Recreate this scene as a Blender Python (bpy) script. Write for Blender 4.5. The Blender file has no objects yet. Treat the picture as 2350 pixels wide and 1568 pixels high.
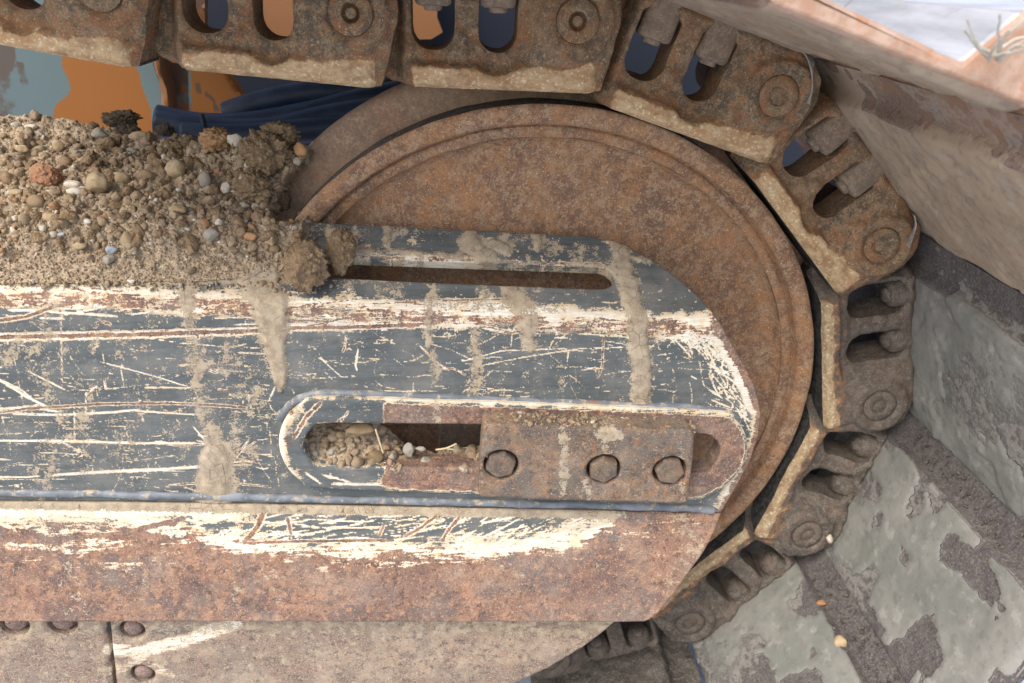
import bpy, math, random
import numpy as np
from mathutils import Vector, Matrix
from mathutils.geometry import delaunay_2d_cdt

rng = np.random.default_rng(7)
random.seed(7)
S = 0.65                      # one working unit = the distance camera to chain = 0.65 m
PITCH, YAW = 0.462240, 0.067849
FPX, CX, CY = 1766.0, 1175.0, 783.7

sc = bpy.context.scene
col = sc.collection
# ------------------------------------------------------------------ camera
cam_d = bpy.data.cameras.new("camera")
cam = bpy.data.objects.new("camera", cam_d)
col.objects.link(cam)
cam.location = (0, -S, 0)
cam.rotation_euler = (math.pi / 2 - PITCH, 0, -YAW)
cam_d.sensor_width = 36.0
cam_d.lens = 36.0 * FPX / 2350.0
cam_d.clip_start, cam_d.clip_end = 0.02, 500
cam_d.dof.use_dof = True
cam_d.dof.focus_distance = 0.66
cam_d.dof.aperture_fstop = 7.5
sc.camera = cam
# ------------------------------------------------------------------ sky, sun, exposure
SUN_EL, SUN_AZ = math.radians(50), math.radians(222)      # azimuth clockwise from +Y: behind the camera, a little left
w = bpy.data.worlds.new("World")
sc.world = w
w.use_nodes = True
nt = w.node_tree
sky = nt.nodes.new("ShaderNodeTexSky")
sky.sky_type = 'NISHITA'
sky.sun_disc = False
sky.sun_elevation = SUN_EL
sky.sun_rotation = SUN_AZ
sky.air_density, sky.dust_density, sky.ozone_density = 1.0, 4.0, 1.0
bg = nt.nodes["Background"]
nt.links.new(sky.outputs[0], bg.inputs[0])
bg.inputs[1].default_value = 0.15
sl = bpy.data.lights.new("sun", 'SUN')
sl.energy = 1.0
sl.angle = math.radians(24)
sl.color = (1.0, 0.97, 0.92)
so = bpy.data.objects.new("sun", sl)
col.objects.link(so)
sd = Vector((math.sin(SUN_AZ) * math.cos(SUN_EL), math.cos(SUN_AZ) * math.cos(SUN_EL), math.sin(SUN_EL)))
so.rotation_euler = sd.to_track_quat('Z', 'Y').to_euler()
sc.view_settings.view_transform = 'Standard'
sc.view_settings.look = 'None'
sc.view_settings.exposure = 0.76
sc.view_settings.gamma = 1.0
sc.cycles.max_bounces = 6

# ------------------------------------------------------------------ picture point -> world, helpers
cp, sp_, cy_, sy_ = math.cos(PITCH), math.sin(PITCH), math.cos(YAW), math.sin(YAW)
FWD = np.array([sy_ * cp, cy_ * cp, -sp_])
RGT = np.array([cy_, -sy_, 0.0])
UPV = np.cross(RGT, FWD)
EYE = np.array([0, -1.0, 0])


def ray(xy):
    xy = np.atleast_2d(np.asarray(xy, float))
    return ((xy[:, :1] - CX) / FPX) * RGT - ((xy[:, 1:2] - CY) / FPX) * UPV + FWD


def at(x, y, Y):
    d = ray([(x, y)])[0]
    return EYE + d * ((Y + 1.0) / d[1])


def ats(xy, Y):
    d = ray(xy)
    return EYE + d * ((np.broadcast_to(Y, (len(d),)) + 1.0) / d[:, 1])[:, None]


def pj(P):
    q = P - EYE
    z = q @ FWD
    return np.stack([CX + FPX * (q @ RGT) / z, CY - FPX * (q @ UPV) / z], 1)


def ss(a, b, x):
    t = np.clip((x - a) / (b - a), 0, 1)
    return t * t * (3 - 2 * t)


def _hash(i, j, k):
    n = (i * 374761393 + j * 668265263 + k * 2147483647 + 12345) & 0xffffffff
    n = ((n ^ (n >> 13)) * 1274126177) & 0xffffffff
    n = ((n ^ (n >> 16)) * 2246822519) & 0xffffffff
    return ((n ^ (n >> 15)) & 0xffffff) / float(0xffffff)


def vn(P):
    P = np.asarray(P, float)
    I = np.floor(P).astype(np.int64)
    f = P - I
    f = f * f * (3 - 2 * f)
    r = 0
    for dx in (0, 1):
        for dy in (0, 1):
            for dz in (0, 1):
                wt = (f[:, 0] if dx else 1 - f[:, 0]) * (f[:, 1] if dy else 1 - f[:, 1]) * (f[:, 2] if dz else 1 - f[:, 2])
                r = r + wt * _hash(I[:, 0] + dx, I[:, 1] + dy, I[:, 2] + dz)
    return r


def fbm(P, sc_=1.0, oc=4, seed=0):
    P = np.asarray(P, float) * sc_ + seed * 17.31
    if P.shape[1] == 2:
        P = np.c_[P, np.full(len(P), seed * 3.7)]
    r, a, t = 0, 1.0, 0
    for _ in range(oc):
        r = r + a * vn(P)
        t += a
        a *= .5
        P = P * 2.03 + 5.1
    return r / t


def segdist(P, L):
    """distance of points P to polyline L (n,2) and running parameter 0..1"""
    L = np.asarray(L, float)
    best = np.full(len(P), 1e9)
    par = np.zeros(len(P))
    n = len(L) - 1
    for i in range(n):
        a, b = L[i], L[i + 1]
        ab = b - a
        t = np.clip(((P - a) @ ab) / (ab @ ab + 1e-12), 0, 1)
        d = np.hypot(*(P - a - t[:, None] * ab).T)
        m = d < best
        best[m] = d[m]
        par[m] = (i + t[m]) / n
    return best, par


def inside(P, poly):
    poly = np.asarray(poly, float)
    r = np.zeros(len(P), bool)
    x, y = P[:, 0], P[:, 1]
    j = len(poly) - 1
    for i in range(len(poly)):
        (xi, yi), (xj, yj) = poly[i], poly[j]
        if yi != yj:
            r ^= ((yi > y) != (yj > y)) & (x < (xj - xi) * (y - yi) / (yj - yi) + xi)
        j = i
    return r


def resample(poly, step):
    out = []
    n = len(poly)
    for i in range(n):
        a, b = np.asarray(poly[i], float), np.asarray(poly[(i + 1) % n], float)
        k = max(1, int(round(np.linalg.norm(b - a) / step)))
        for t in range(k):
            out.append(a + (b - a) * t / k)
    return np.array(out)


def smooth_poly(pts, k=4, closed=True):
    pts = np.asarray(pts, float)
    n = len(pts)
    out = []
    for i in range(n if closed else n - 1):
        g = lambda j: pts[j % n] if closed else pts[min(max(j, 0), n - 1)]
        p0, p1, p2, p3 = g(i - 1), g(i), g(i + 1), g(i + 2)
        for s in range(k):
            t = s / k
            out.append(.5 * ((2 * p1) + (-p0 + p2) * t + (2 * p0 - 5 * p1 + 4 * p2 - p3) * t * t + (-p0 + 3 * p1 - 3 * p2 + p3) * t ** 3))
    if not closed:
        out.append(pts[-1])
    return np.array(out)


def link(o, parent=None):
    col.objects.link(o)
    if parent is not None:
        o.parent = parent
    return o


def tag(o, label=None, cat=None, group=None, kind=None):
    for k, v in (('label', label), ('category', cat), ('group', group), ('kind', kind)):
        if v:
            o[k] = v
    return o


def empty(name, loc=(0, 0, 0), label=None, cat=None, group=None):
    o = bpy.data.objects.new(name, None)
    o.location = Vector(loc) * S
    o.empty_display_size = .02
    return tag(link(o), label, cat, group)


def mk(name, V, Fc, mat, parent=None, attrs=None, smooth=True, flat=None):
    me = bpy.data.meshes.new(name)
    V = np.asarray(V, float) * S
    me.from_pydata(V.tolist(), [], [list(map(int, f)) for f in Fc])
    if smooth:
        sm = np.ones(len(me.polygons), bool)
        if flat is not None:
            sm[flat] = False
        me.polygons.foreach_set('use_smooth', sm)
    for k, a in (attrs or {}).items():
        at_ = me.attributes.new(k, 'FLOAT', 'POINT')
        at_.data.foreach_set('value', np.asarray(a, np.float32))
    me.materials.append(mat)
    o = bpy.data.objects.new(name, me)
    me.update()
    return link(o, parent)


def sheet(name, outline, holes, step, map3, mat, thick, relief=None, attrs=None, parent=None, bev=0.0, back=False, wall_attr=None, rings=1):
    """A plate of real thickness: outline (with holes) in plane coordinates, front face finely meshed and shaped by relief."""
    loops = [resample(l, step) for l in [outline] + list(holes)]
    B = np.concatenate(loops)
    edges = []
    k = 0
    for l in loops:
        n = len(l)
        edges += [(k + i, k + (i + 1) % n) for i in range(n)]
        k += n
    lo, hi = B.min(0), B.max(0)
    gx, gy = np.meshgrid(np.arange(lo[0] + step / 2, hi[0], step), np.arange(lo[1] + step / 2, hi[1], step))
    G = np.c_[gx.ravel(), gy.ravel()]
    G = G + (rng.random(G.shape) - .5) * step * .4

    def ins(P):
        r = inside(P, loops[0])
        for h in loops[1:]:
            r &= ~inside(P, h)
        return r

    def dist(P):
        d = np.full(len(P), 1e9)
        for l in [outline] + list(holes):
            l = np.asarray(l, float)
            d = np.minimum(d, segdist(P, np.r_[l, l[:1]])[0])
        return d
    G = G[ins(G)]
    dG = dist(G)
    G = G[dG > step * .45]
    P = np.concatenate([B, G])
    vs, es, fs, ov, _, _ = delaunay_2d_cdt([Vector(p) for p in P], edges, [], 0, 1e-9, True)
    P = np.array([(v.x, v.y) for v in vs])
    Fc = np.array([f for f in fs if len(f) == 3], int)
    Fc = Fc[ins(P[Fc].mean(1))]
    d = dist(P)
    h = np.zeros(len(P)) if relief is None else relief(P, d)
    if bev:
        t = np.clip(bev - d, 0, bev)
        h = h - (bev - np.sqrt(np.maximum(bev * bev - t * t, 0)))
    E = np.sort(np.concatenate([Fc[:, [0, 1]], Fc[:, [1, 2]], Fc[:, [2, 0]]]), 1)
    Ed = np.concatenate([Fc[:, [0, 1]], Fc[:, [1, 2]], Fc[:, [2, 0]]])
    key = E[:, 0] * (len(P) + 1) + E[:, 1]
    u, idx, cnt = np.unique(key, return_index=True, return_counts=True)
    bd = Ed[idx[cnt == 1]]
    bv = np.unique(bd)
    mp = np.full(len(P), -1)
    nF = len(P)
    mp[bv] = np.arange(len(bv))
    nb = len(bv)
    pts = [map3(P, h)]
    src = [np.arange(len(P))]
    faces = [tuple(f) for f in Fc]
    for rr in range(rings + 1):
        hh = h[bv] + (-thick - h[bv]) * rr / rings
        pts.append(map3(P[bv], hh))
        src.append(bv)
    for rr in range(rings):
        o0, o1 = nF + nb * rr, nF + nb * (rr + 1)
        for a, b in bd:
            faces.append((o0 + mp[a], o1 + mp[a], o1 + mp[b], o0 + mp[b]))
    if back:
        o2 = nF + nb * (rings + 1)
        pts.append(map3(P, np.full(len(P), -thick)))
        src.append(np.arange(len(P)))
        faces += [(o2 + f[0], o2 + f[2], o2 + f[1]) for f in Fc]
    V = np.concatenate(pts)
    src = np.concatenate(src)
    wall = np.zeros(len(V))
    wall[nF:nF + nb * (rings + 1)] = 1
    A = {}
    if attrs:
        for kk, a in attrs(P, map3(P, h), d).items():
            A[kk] = np.asarray(a)[src]
    if wall_attr:
        wall_attr(A, wall, P[src])
    return mk(name, V, faces, mat, parent, A)


def lathe(name, prof, O, ax, mat, n=96, parent=None, jig=0.0, seed=0, ref=None, span=(0, 2 * math.pi)):
    """revolve (r, h) profile about axis ax through O"""
    ax = np.asarray(ax, float) / np.linalg.norm(ax)
    ref = np.array([0, 0, 1.0]) if ref is None else np.asarray(ref, float)
    e1 = np.cross(ax, ref)
    if np.linalg.norm(e1) < 1e-3:
        e1 = np.cross(ax, (1, 0, 0))
    e1 = e1 / np.linalg.norm(e1)
    e2 = np.cross(ax, e1)
    V, Fc = [], []
    m = len(prof)
    for i in range(n):
        t = span[0] + (span[1] - span[0]) * i / n
        dr = np.cos(t) * e1 + np.sin(t) * e2
        for r, h in prof:
            V.append(np.asarray(O) + dr * r + ax * h)
    for i in range(n):
        j = (i + 1) % n
        for k in range(m - 1):
            Fc.append((i * m + k, j * m + k, j * m + k + 1, i * m + k + 1))
    V = np.array(V)
    if jig:
        V = V + jig * (np.c_[fbm(V, 30, 3, seed), fbm(V, 30, 3, seed + 1), fbm(V, 30, 3, seed + 2)] - .5)
    return mk(name, V, Fc, mat, parent)


def tube(name, path, r, mat, parent=None, n=12, rough=0.0, seed=0, cap=True):
    path = np.asarray(path, float)
    T = np.gradient(path, axis=0)
    T /= np.linalg.norm(T, axis=1)[:, None]
    up = np.array([0, 1.0, 0.01])
    V, Fc = [], []
    rr = np.broadcast_to(r, (len(path),))
    for i, (p, t) in enumerate(zip(path, T)):
        e1 = np.cross(t, up)
        e1 /= np.linalg.norm(e1) + 1e-9
        e2 = np.cross(t, e1)
        for k in range(n):
            a = 2 * math.pi * k / n
            V.append(p + rr[i] * (math.cos(a) * e1 + math.sin(a) * e2))
    for i in range(len(path) - 1):
        for k in range(n):
            j = (k + 1) % n
            Fc.append((i * n + k, i * n + j, (i + 1) * n + j, (i + 1) * n + k))
    if cap:
        Fc.append(tuple(range(n))[::-1])
        Fc.append(tuple((len(path) - 1) * n + k for k in range(n)))
    V = np.array(V)
    if rough:
        V = V + rough * (np.c_[fbm(V, 60, 3, seed), fbm(V, 60, 3, seed + 1), fbm(V, 60, 3, seed + 2)] - .5)
    return mk(name, V, Fc, mat, parent)


# ------------------------------------------------------------------ materials
def L(r, g, b, k=1.0):
    f = lambda c: (c / 255 / 12.92 if c / 255 <= .04045 else ((c / 255 + .055) / 1.055) ** 2.4) * k
    return (f(r), f(g), f(b), 1)


class Mt:
    def __init__(s, name, rough=.75, metal=0.0, spec=.3):
        s.m = bpy.data.materials.new(name)
        s.m.use_nodes = True
        s.t = s.m.node_tree
        s.b = s.t.nodes["Principled BSDF"]
        s.b.inputs["Roughness"].default_value = rough
        s.b.inputs["Metallic"].default_value = metal
        s.b.inputs["Specular IOR Level"].default_value = spec
        tc = s.t.nodes.new("ShaderNodeTexCoord")
        oi = s.t.nodes.new("ShaderNodeObjectInfo")
        ml = s.n("ShaderNodeMath", operation='MULTIPLY')
        s.t.links.new(oi.outputs["Random"], ml.inputs[0])
        ml.inputs[1].default_value = 7.0
        ad = s.n("ShaderNodeVectorMath", operation='ADD')
        s.t.links.new(tc.outputs["Object"], ad.inputs[0])
        s.t.links.new(ml.outputs[0], ad.inputs[1])
        s.co = ad.outputs[0]
        s.rnd = oi.outputs["Random"]

    def n(s, kind, **kw):
        x = s.t.nodes.new(kind)
        for k, v in kw.items():
            setattr(x, k, v)
        return x

    def inp(s, sock, v):
        if isinstance(v, bpy.types.NodeSocket):
            s.t.links.new(v, sock)
        else:
            sock.default_value = v

    def stretch(s, sx, sy, sz):
        x = s.n("ShaderNodeMapping")
        s.inp(x.inputs[0], s.co)
        x.inputs["Scale"].default_value = (sx, sy, sz)
        return x.outputs[0]

    def noise(s, scale, det=4, ro=.6, co=None, dist=0.0):
        x = s.n("ShaderNodeTexNoise")
        s.inp(x.inputs["Vector"], co or s.co)
        x.inputs["Scale"].default_value = scale
        x.inputs["Detail"].default_value = det
        x.inputs["Roughness"].default_value = ro
        x.inputs["Distortion"].default_value = dist
        return x.outputs[0]

    def voro(s, scale, feat='F1', co=None):
        x = s.n("ShaderNodeTexVoronoi", feature=feat)
        s.inp(x.inputs["Vector"], co or s.co)
        x.inputs["Scale"].default_value = scale
        return x.outputs["Distance"]

    def math(s, op, a, b=0.0, c=0.0):
        x = s.n("ShaderNodeMath", operation=op)
        s.inp(x.inputs[0], a)
        s.inp(x.inputs[1], b)
        s.inp(x.inputs[2], c)
        return x.outputs[0]

    def step(s, v, a, b):
        x = s.n("ShaderNodeMapRange", interpolation_type='SMOOTHSTEP')
        s.inp(x.inputs[0], v)
        x.inputs[1].default_value, x.inputs[2].default_value = a, b
        return x.outputs[0]

    def mix(s, f, a, b):
        x = s.n("ShaderNodeMix", data_type='RGBA')
        s.inp(x.inputs[0], f)
        s.inp(x.inputs[6], a)
        s.inp(x.inputs[7], b)
        return x.outputs[2]

    def attr(s, name):
        x = s.n("ShaderNodeAttribute", attribute_name=name)
        return x.outputs["Fac"]

    def bump(s, h, strength=.5, d=.001):
        x = s.n("ShaderNodeBump")
        x.inputs["Strength"].default_value = strength
        x.inputs["Distance"].default_value = d
        s.inp(x.inputs["Height"], h)
        s.inp(s.b.inputs["Normal"], x.outputs[0])

    def color(s, c):
        s.inp(s.b.inputs["Base Color"], c)
        return s.m


def rust_mat(name, base, light, dark, orange, speck, grain=1.0, orange_amt=.55, wear=None, run=None, bumpd=.0012, mud=None):
    M = Mt(name, .8)
    big = M.noise(14 * grain, 4, .6)
    mid = M.noise(110 * grain, 5, .7)
    fine = M.noise(420 * grain, 3, .75)
    vfine = M.noise(700, 2, .7)
    c = M.mix(M.step(big, .38, .62), dark, base)
    c = M.mix(M.step(M.math('ADD', mid, M.math('MULTIPLY', fine, .7)), .78, .98), c, light)
    c = M.mix(M.math('MULTIPLY', M.step(M.math('ADD', M.noise(110 * grain, 4, .7), M.math('MULTIPLY', fine, .4)), .68, .56), .55), c, dark)
    og = M.math('ADD', M.math('MULTIPLY', M.noise(46 * grain, 4, .7), .55), M.math('MULTIPLY', M.noise(300 * grain, 3, .7), .45))
    c = M.mix(M.math('MULTIPLY', M.step(og, .49, .57), orange_amt), c, orange)
    c = M.mix(M.math('MULTIPLY', M.step(vfine, .36, .5), .45), M.mix(.6, c, dark), c)
    c = M.mix(M.math('MULTIPLY', M.step(M.noise(480, 3, .75, dist=1.5), .57, .66), .75), c, speck)
    ht = M.math('ADD', M.math('MULTIPLY', mid, .9), M.math('MULTIPLY', fine, .45))
    if mud:
        mk_ = M.step(M.math('ADD', M.noise(9, 5, .6), M.math('MULTIPLY', M.noise(120, 3, .7), .25)), .58, .7)
        c = M.mix(M.math('MULTIPLY', mk_, .75), c, mud)
    if wear:
        st = M.stretch(.35, 1, 1)
        wn = M.noise(170, 5, .7, co=st)
        wc = M.mix(M.step(wn, .35, .65), wear[0], wear[1])
        wc = M.mix(M.step(M.noise(330, 3, .7), .54, .66), wc, wear[2])
        wc = M.mix(M.math('MULTIPLY', M.step(M.noise(60, 4, .7), .5, .66), .55), wc, L(140, 110, 80))
        wa = M.math('ADD', M.attr('wear'), M.math('MULTIPLY', M.math('SUBTRACT', M.noise(90, 5, .7), .5), 2.0))
        c = M.mix(M.math('MULTIPLY', M.step(wa, .3, .6), .7), c, L(160, 114, 76))
        c = M.mix(M.step(wa, .5, .8), c, wc)
    if run:
        rc = M.mix(M.step(M.noise(150, 4, .7), .4, .62), run[0], run[1])
        ra = M.math('ADD', M.attr('run'), M.math('MULTIPLY', M.math('SUBTRACT', M.noise(90, 4, .65), .5), .5))
        c = M.mix(M.step(ra, .42, .58), c, rc)
    M.bump(ht, .55, bumpd)
    return M.color(c)


M_link = rust_mat("cast_rust", L(144, 118, 90), L(174, 148, 114), L(98, 88, 76), L(180, 118, 70), L(210, 190, 154), 1.0, .72,
                  wear=(L(184, 146, 106), L(208, 182, 142), L(228, 212, 178)), run=(L(52, 54, 54), L(86, 84, 80)))
M_glink = rust_mat("dusty_link", L(108, 99, 88), L(130, 120, 106), L(82, 77, 72), L(132, 98, 76), L(172, 160, 142), 1.0, .35,
                   wear=(L(160, 132, 98), L(190, 168, 132), L(220, 210, 184)), run=(L(52, 54, 54), L(86, 84, 80)))
M_idler = rust_mat("idler_rust", L(165, 129, 99), L(194, 163, 129), L(124, 97, 79), L(198, 140, 86), L(224, 202, 168), .9, .66, bumpd=.0007)
M_flange = rust_mat("flange_rust", L(176, 146, 116), L(192, 164, 136), L(142, 120, 102), L(190, 128, 88), L(212, 190, 160), .9, .5, bumpd=.0006)
M_keeper = rust_mat("keeper_rust", L(116, 100, 84), L(138, 121, 101), L(94, 86, 79), L(150, 106, 70), L(180, 156, 126), 1.1, .5, bumpd=.0008)
M_guard = rust_mat("guard_rust", L(148, 124, 112), L(176, 152, 136), L(112, 94, 90), L(150, 108, 90), L(206, 186, 166), 2.2, .4, bumpd=.0012)
M_nut = rust_mat("nut_rust", L(150, 133, 112), L(168, 150, 126), L(120, 108, 96), L(168, 124, 92), L(190, 172, 144), 1.0, .3)
M_wire = rust_mat("dark_rust", L(84, 66, 54), L(96, 78, 64), L(60, 50, 44), L(110, 70, 48), L(120, 100, 80), 1.0, .3)


def frame_mat(name="worn_black_paint", r=(L(138, 106, 88), L(164, 128, 104), L(112, 92, 84), L(186, 140, 104), L(206, 184, 162), L(90, 72, 66)), sp=.5):
    M = Mt(name, .55, 0, .35)
    st = M.stretch(.10, 1, 1)
    n_fine = M.noise(620, 3, .7)
    n_mid = M.noise(110, 5, .68)
    n_str = M.noise(560, 4, .7, co=st)
    n_str2 = M.noise(90, 4, .65, co=st)
    mixn = M.math('ADD', M.math('MULTIPLY', n_mid, .42), M.math('ADD', M.math('MULTIPLY', n_fine, .25), M.math('MULTIPLY', n_str, .33)))
    nz = M.math('MULTIPLY', M.math('SUBTRACT', mixn, .5), 6.0)
    # rust under primer under black
    rust = M.mix(M.step(n_mid, .4, .62), r[0], r[1])
    rust = M.mix(M.step(M.noise(24, 5, .7), .46, .58), rust, r[2])
    rust = M.mix(M.math('MULTIPLY', M.step(M.noise(13, 4, .65, co=M.stretch(.35, 1, 1)), .47, .62), .7), rust, r[2])
    rust = M.mix(M.math('MULTIPLY', M.step(M.noise(170, 4, .7), .54, .6), .75), rust, r[5])
    rust = M.mix(M.math('MULTIPLY', M.step(M.noise(140, 4, .7), .54, .66), .7), rust, r[3])
    rust = M.mix(M.math('MULTIPLY', M.step(n_fine, .54, .66), sp), rust, r[4])
    rust = M.mix(M.math('MULTIPLY', M.step(M.noise(600, 2, .6), .58, .66), .5), rust, L(72, 58, 56))
    prim = M.mix(M.step(n_str, .42, .62), L(220, 212, 192), L(240, 235, 220))
    prim = M.mix(M.math('MULTIPLY', M.step(M.noise(70, 5, .7), .5, .66), .6), prim, L(226, 198, 152))
    pv = M.math('ADD', M.attr('p'), M.math('MULTIPLY', nz, .8))
    prim = M.mix(M.math('MULTIPLY', M.math('SUBTRACT', 1.0, M.step(pv, .5, .74)), .8), prim, L(214, 168, 116))
    blk = M.mix(M.step(n_str2, .3, .7), L(80, 86, 87), L(101, 106, 105))
    blk = M.mix(M.math('MULTIPLY', M.step(n_str, .55, .66), .25), blk, L(132, 140, 142))
    kv = M.math('ADD', M.attr('k'), M.math('MULTIPLY', nz, .35))
    prim = M.mix(M.math('MULTIPLY', M.step(kv, -.05, .42), .8), prim, L(206, 184, 146))
    p = M.step(M.math('ADD', M.attr('p'), M.math('MULTIPLY', nz, .8)), .47, .53)
    k = M.step(M.math('ADD', M.attr('k'), M.math('MULTIPLY', nz, .8)), .47, .53)
    c = M.mix(p, rust, prim)
    c = M.mix(k, c, blk)
    mud = M.mix(M.step(n_mid, .35, .65), L(150, 134, 112), L(184, 168, 142))
    mud = M.mix(M.math('MULTIPLY', M.step(n_fine, .58, .68), .6), mud, L(206, 194, 172))
    mnz = M.math('ADD', M.math('MULTIPLY', M.math('SUBTRACT', n_mid, .5), 2.0), M.math('MULTIPLY', M.math('SUBTRACT', n_fine, .5), 1.6))
    m = M.step(M.math('ADD', M.attr('m'), mnz), .46, .56)
    ck = M.voro(95, 'DISTANCE_TO_EDGE', M.stretch(1.2, 1, .8))
    ck = M.math('MULTIPLY', M.math('SUBTRACT', 1.0, M.step(ck, .0, .035)), M.step(M.attr('m'), .72, .92))
    mud = M.mix(M.math('MULTIPLY', ck, M.step(M.noise(26, 3, .6), .46, .56)), mud, L(98, 86, 72))
    c = M.mix(m, c, mud)
    # thin dust film
    c = M.mix(M.math('MULTIPLY', M.step(M.noise(22, 5, .7), .42, .7), .26), c, L(172, 164, 150))
    rg = M.math('MULTIPLY_ADD', k, -.28, .82)
    M.inp(M.b.inputs["Roughness"], M.math('MAXIMUM', rg, M.math('MULTIPLY', m, .9)))
    hh = M.math('ADD', M.math('MULTIPLY', k, .35), M.math('ADD', M.math('MULTIPLY', p, .25), M.math('MULTIPLY', m, .7)))
    hh = M.math('ADD', hh, M.math('MULTIPLY', n_fine, M.math('MULTIPLY_ADD', k, -.6, .7)))
    M.bump(hh, .5, .0008)
    return M.color(c)


M_frame = frame_mat()
M_gplate = frame_mat("guard_plate", (L(158, 138, 117), L(180, 160, 138), L(138, 119, 105), L(176, 140, 110), L(216, 200, 180), L(96, 80, 78)), .9)


def weld_mat():
    M = Mt("weld_paint", .5, 0, .4)
    c = M.mix(M.step(M.noise(60, 4, .6), .4, .65), L(108, 115, 121), L(134, 140, 145))
    c = M.mix(M.step(M.noise(130, 4, .7), .56, .62), c, L(176, 162, 138))
    c = M.mix(M.step(M.noise(40, 4, .7), .62, .68), c, L(150, 118, 92))
    M.bump(M.noise(160, 3, .6), .5, .001)
    return M.color(c)


M_weld = weld_mat()
M_kplate = frame_mat('keeper_plate', (L(124, 102, 83), L(148, 124, 100), L(102, 92, 83), L(162, 108, 68), L(186, 164, 136), L(82, 73, 68)), .6)


def soil_mat(name, a, b, c_, d, k=1.0):
    M = Mt(name, .95, 0, .1)
    n1 = M.noise(30, 5, .65)
    n2 = M.noise(240, 4, .7)
    n3 = M.voro(520)
    c = M.mix(M.step(n1, .35, .65), a, b)
    c = M.mix(M.step(n2, .48, .66), c, c_)
    c = M.mix(M.math('MULTIPLY', M.step(M.noise(700, 2, .6), .62, .7), .8), c, d)
    M.bump(M.math('ADD', M.math('MULTIPLY', n2, .8), M.math('MULTIPLY', n3, .6)), .8, .0015)
    return M.color(c)


M_soil = soil_mat("dry_soil", L(152, 135, 112), L(176, 158, 133), L(190, 172, 147), L(226, 214, 193))
M_clod = soil_mat("clay_clod", L(118, 99, 76), L(142, 120, 94), L(152, 132, 104), L(180, 162, 134))
M_darkclod = soil_mat("dark_clod", L(70, 62, 52), L(88, 78, 64), L(100, 88, 72), L(126, 112, 92))
M_grit = soil_mat("dark_grit", L(78, 74, 68), L(98, 94, 86), L(112, 106, 98), L(160, 156, 148))


def stone_mat(name, a, b, vein):
    M = Mt(name, .75, 0, .3)
    c = M.mix(M.step(M.noise(90, 4, .6), .35, .65), a, b)
    c = M.mix(M.step(M.noise(260, 4, .7), .58, .68), c, vein)
    M.bump(M.noise(300, 4, .6), .5, .0008)
    return M.color(c)


ST = {
    'tan': stone_mat("tan_stone", L(158, 138, 106), L(184, 164, 130), L(140, 120, 92)),
    'white': stone_mat("white_stone", L(188, 179, 160), L(210, 202, 184), L(160, 142, 114)),
    'grey': stone_mat("grey_stone", L(148, 142, 130), L(168, 160, 144), L(130, 120, 104)),
    'orange': stone_mat("orange_stone", L(168, 122, 84), L(186, 146, 104), L(150, 120, 92)),
    'red': stone_mat("red_stone", L(150, 100, 76), L(164, 122, 94), L(150, 128, 100)),
    'blue': stone_mat("blue_stone", L(140, 150, 156), L(170, 178, 182), L(206, 208, 206)),
    'brown': stone_mat("brown_stone", L(126, 106, 80), L(148, 126, 98), L(110, 92, 70)),
}


def multi_stone():
    M = Mt("mixed_pebbles", .85, 0, .2)
    a = M.attr('tone')
    r = M.n("ShaderNodeValToRGB")
    M.inp(r.inputs[0], a)
    e = r.color_ramp.elements
    e[0].position, e[0].color = 0, L(130, 112, 90)
    e[1].position, e[1].color = 1, L(226, 218, 200)
    for p_, c_ in ((.3, L(154, 135, 110)), (.55, L(168, 149, 122)), (.7, L(164, 148, 122)), (.8, L(166, 126, 90)), (.88, L(176, 166, 148)), (.95, L(212, 204, 188))):
        q = e.new(p_)
        q.color = c_
    c = M.mix(M.step(M.noise(300, 4, .7), .42, .66), M.mix(.35, r.outputs[0], L(110, 94, 76)), r.outputs[0])
    M.bump(M.noise(400, 3, .6), .5, .0008)
    return M.color(c)


M_peb = multi_stone()


def shoe_mat(name, mud1, mud2, base, purple, lo, hi, warm=None):
    M = Mt(name, .85, 0, .2)
    n1 = M.noise(9, 6, .64, dist=.4, co=M.stretch(1, .45, 1))
    n2 = M.noise(90, 5, .7)
    n3 = M.noise(420, 3, .7)
    mudc = M.mix(M.step(M.noise(16, 4, .6), .35, .65), mud1, mud2)
    mudc = M.mix(M.math('MULTIPLY', M.step(n2, .5, .68), .45), mudc, L(108, 104, 100))
    mudc = M.mix(M.math('MULTIPLY', M.step(M.noise(50, 4, .7), .55, .68), .4), mudc, L(176, 174, 166))
    bc = M.mix(M.step(n2, .4, .6), base, purple)
    bc = M.mix(M.math('MULTIPLY', M.step(n3, .54, .66), .5), bc, L(150, 143, 138))
    bc = M.mix(M.math('MULTIPLY', M.step(n3, .46, .36), .55), bc, L(62, 56, 58))
    if warm:
        bc = M.mix(M.step(M.noise(20, 4, .6), .48, .6), bc, warm)
    f = M.math('ADD', M.attr('mud'), M.math('ADD', M.math('MULTIPLY', M.math('SUBTRACT', n1, .5), 2.0), M.math('MULTIPLY', M.math('SUBTRACT', n2, .5), .5)))
    mk_ = M.step(f, lo, hi)
    c = M.mix(mk_, bc, mudc)
    edge = M.math('MULTIPLY', M.step(f, lo - .08, lo), M.math('SUBTRACT', 1.0, M.step(f, lo, lo + .1)))
    c = M.mix(M.math('MULTIPLY', edge, .35), c, L(190, 186, 176))
    M.bump(M.math('ADD', M.math('MULTIPLY', mk_, 1.4), M.math('ADD', M.math('MULTIPLY', n3, .35), M.math('MULTIPLY', n2, .5))), .7, .0013)
    return M.color(c)


M_shoe_grey = shoe_mat("muddy_shoe_grey", L(124, 126, 119), L(146, 145, 138), L(104, 101, 96), L(92, 87, 87), .26, .50)
M_shoe_brown = shoe_mat("muddy_shoe_brown", L(166, 147, 126), L(182, 164, 142), L(142, 122, 106), L(134, 116, 106), -.15, .1, warm=L(150, 122, 102))


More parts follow.
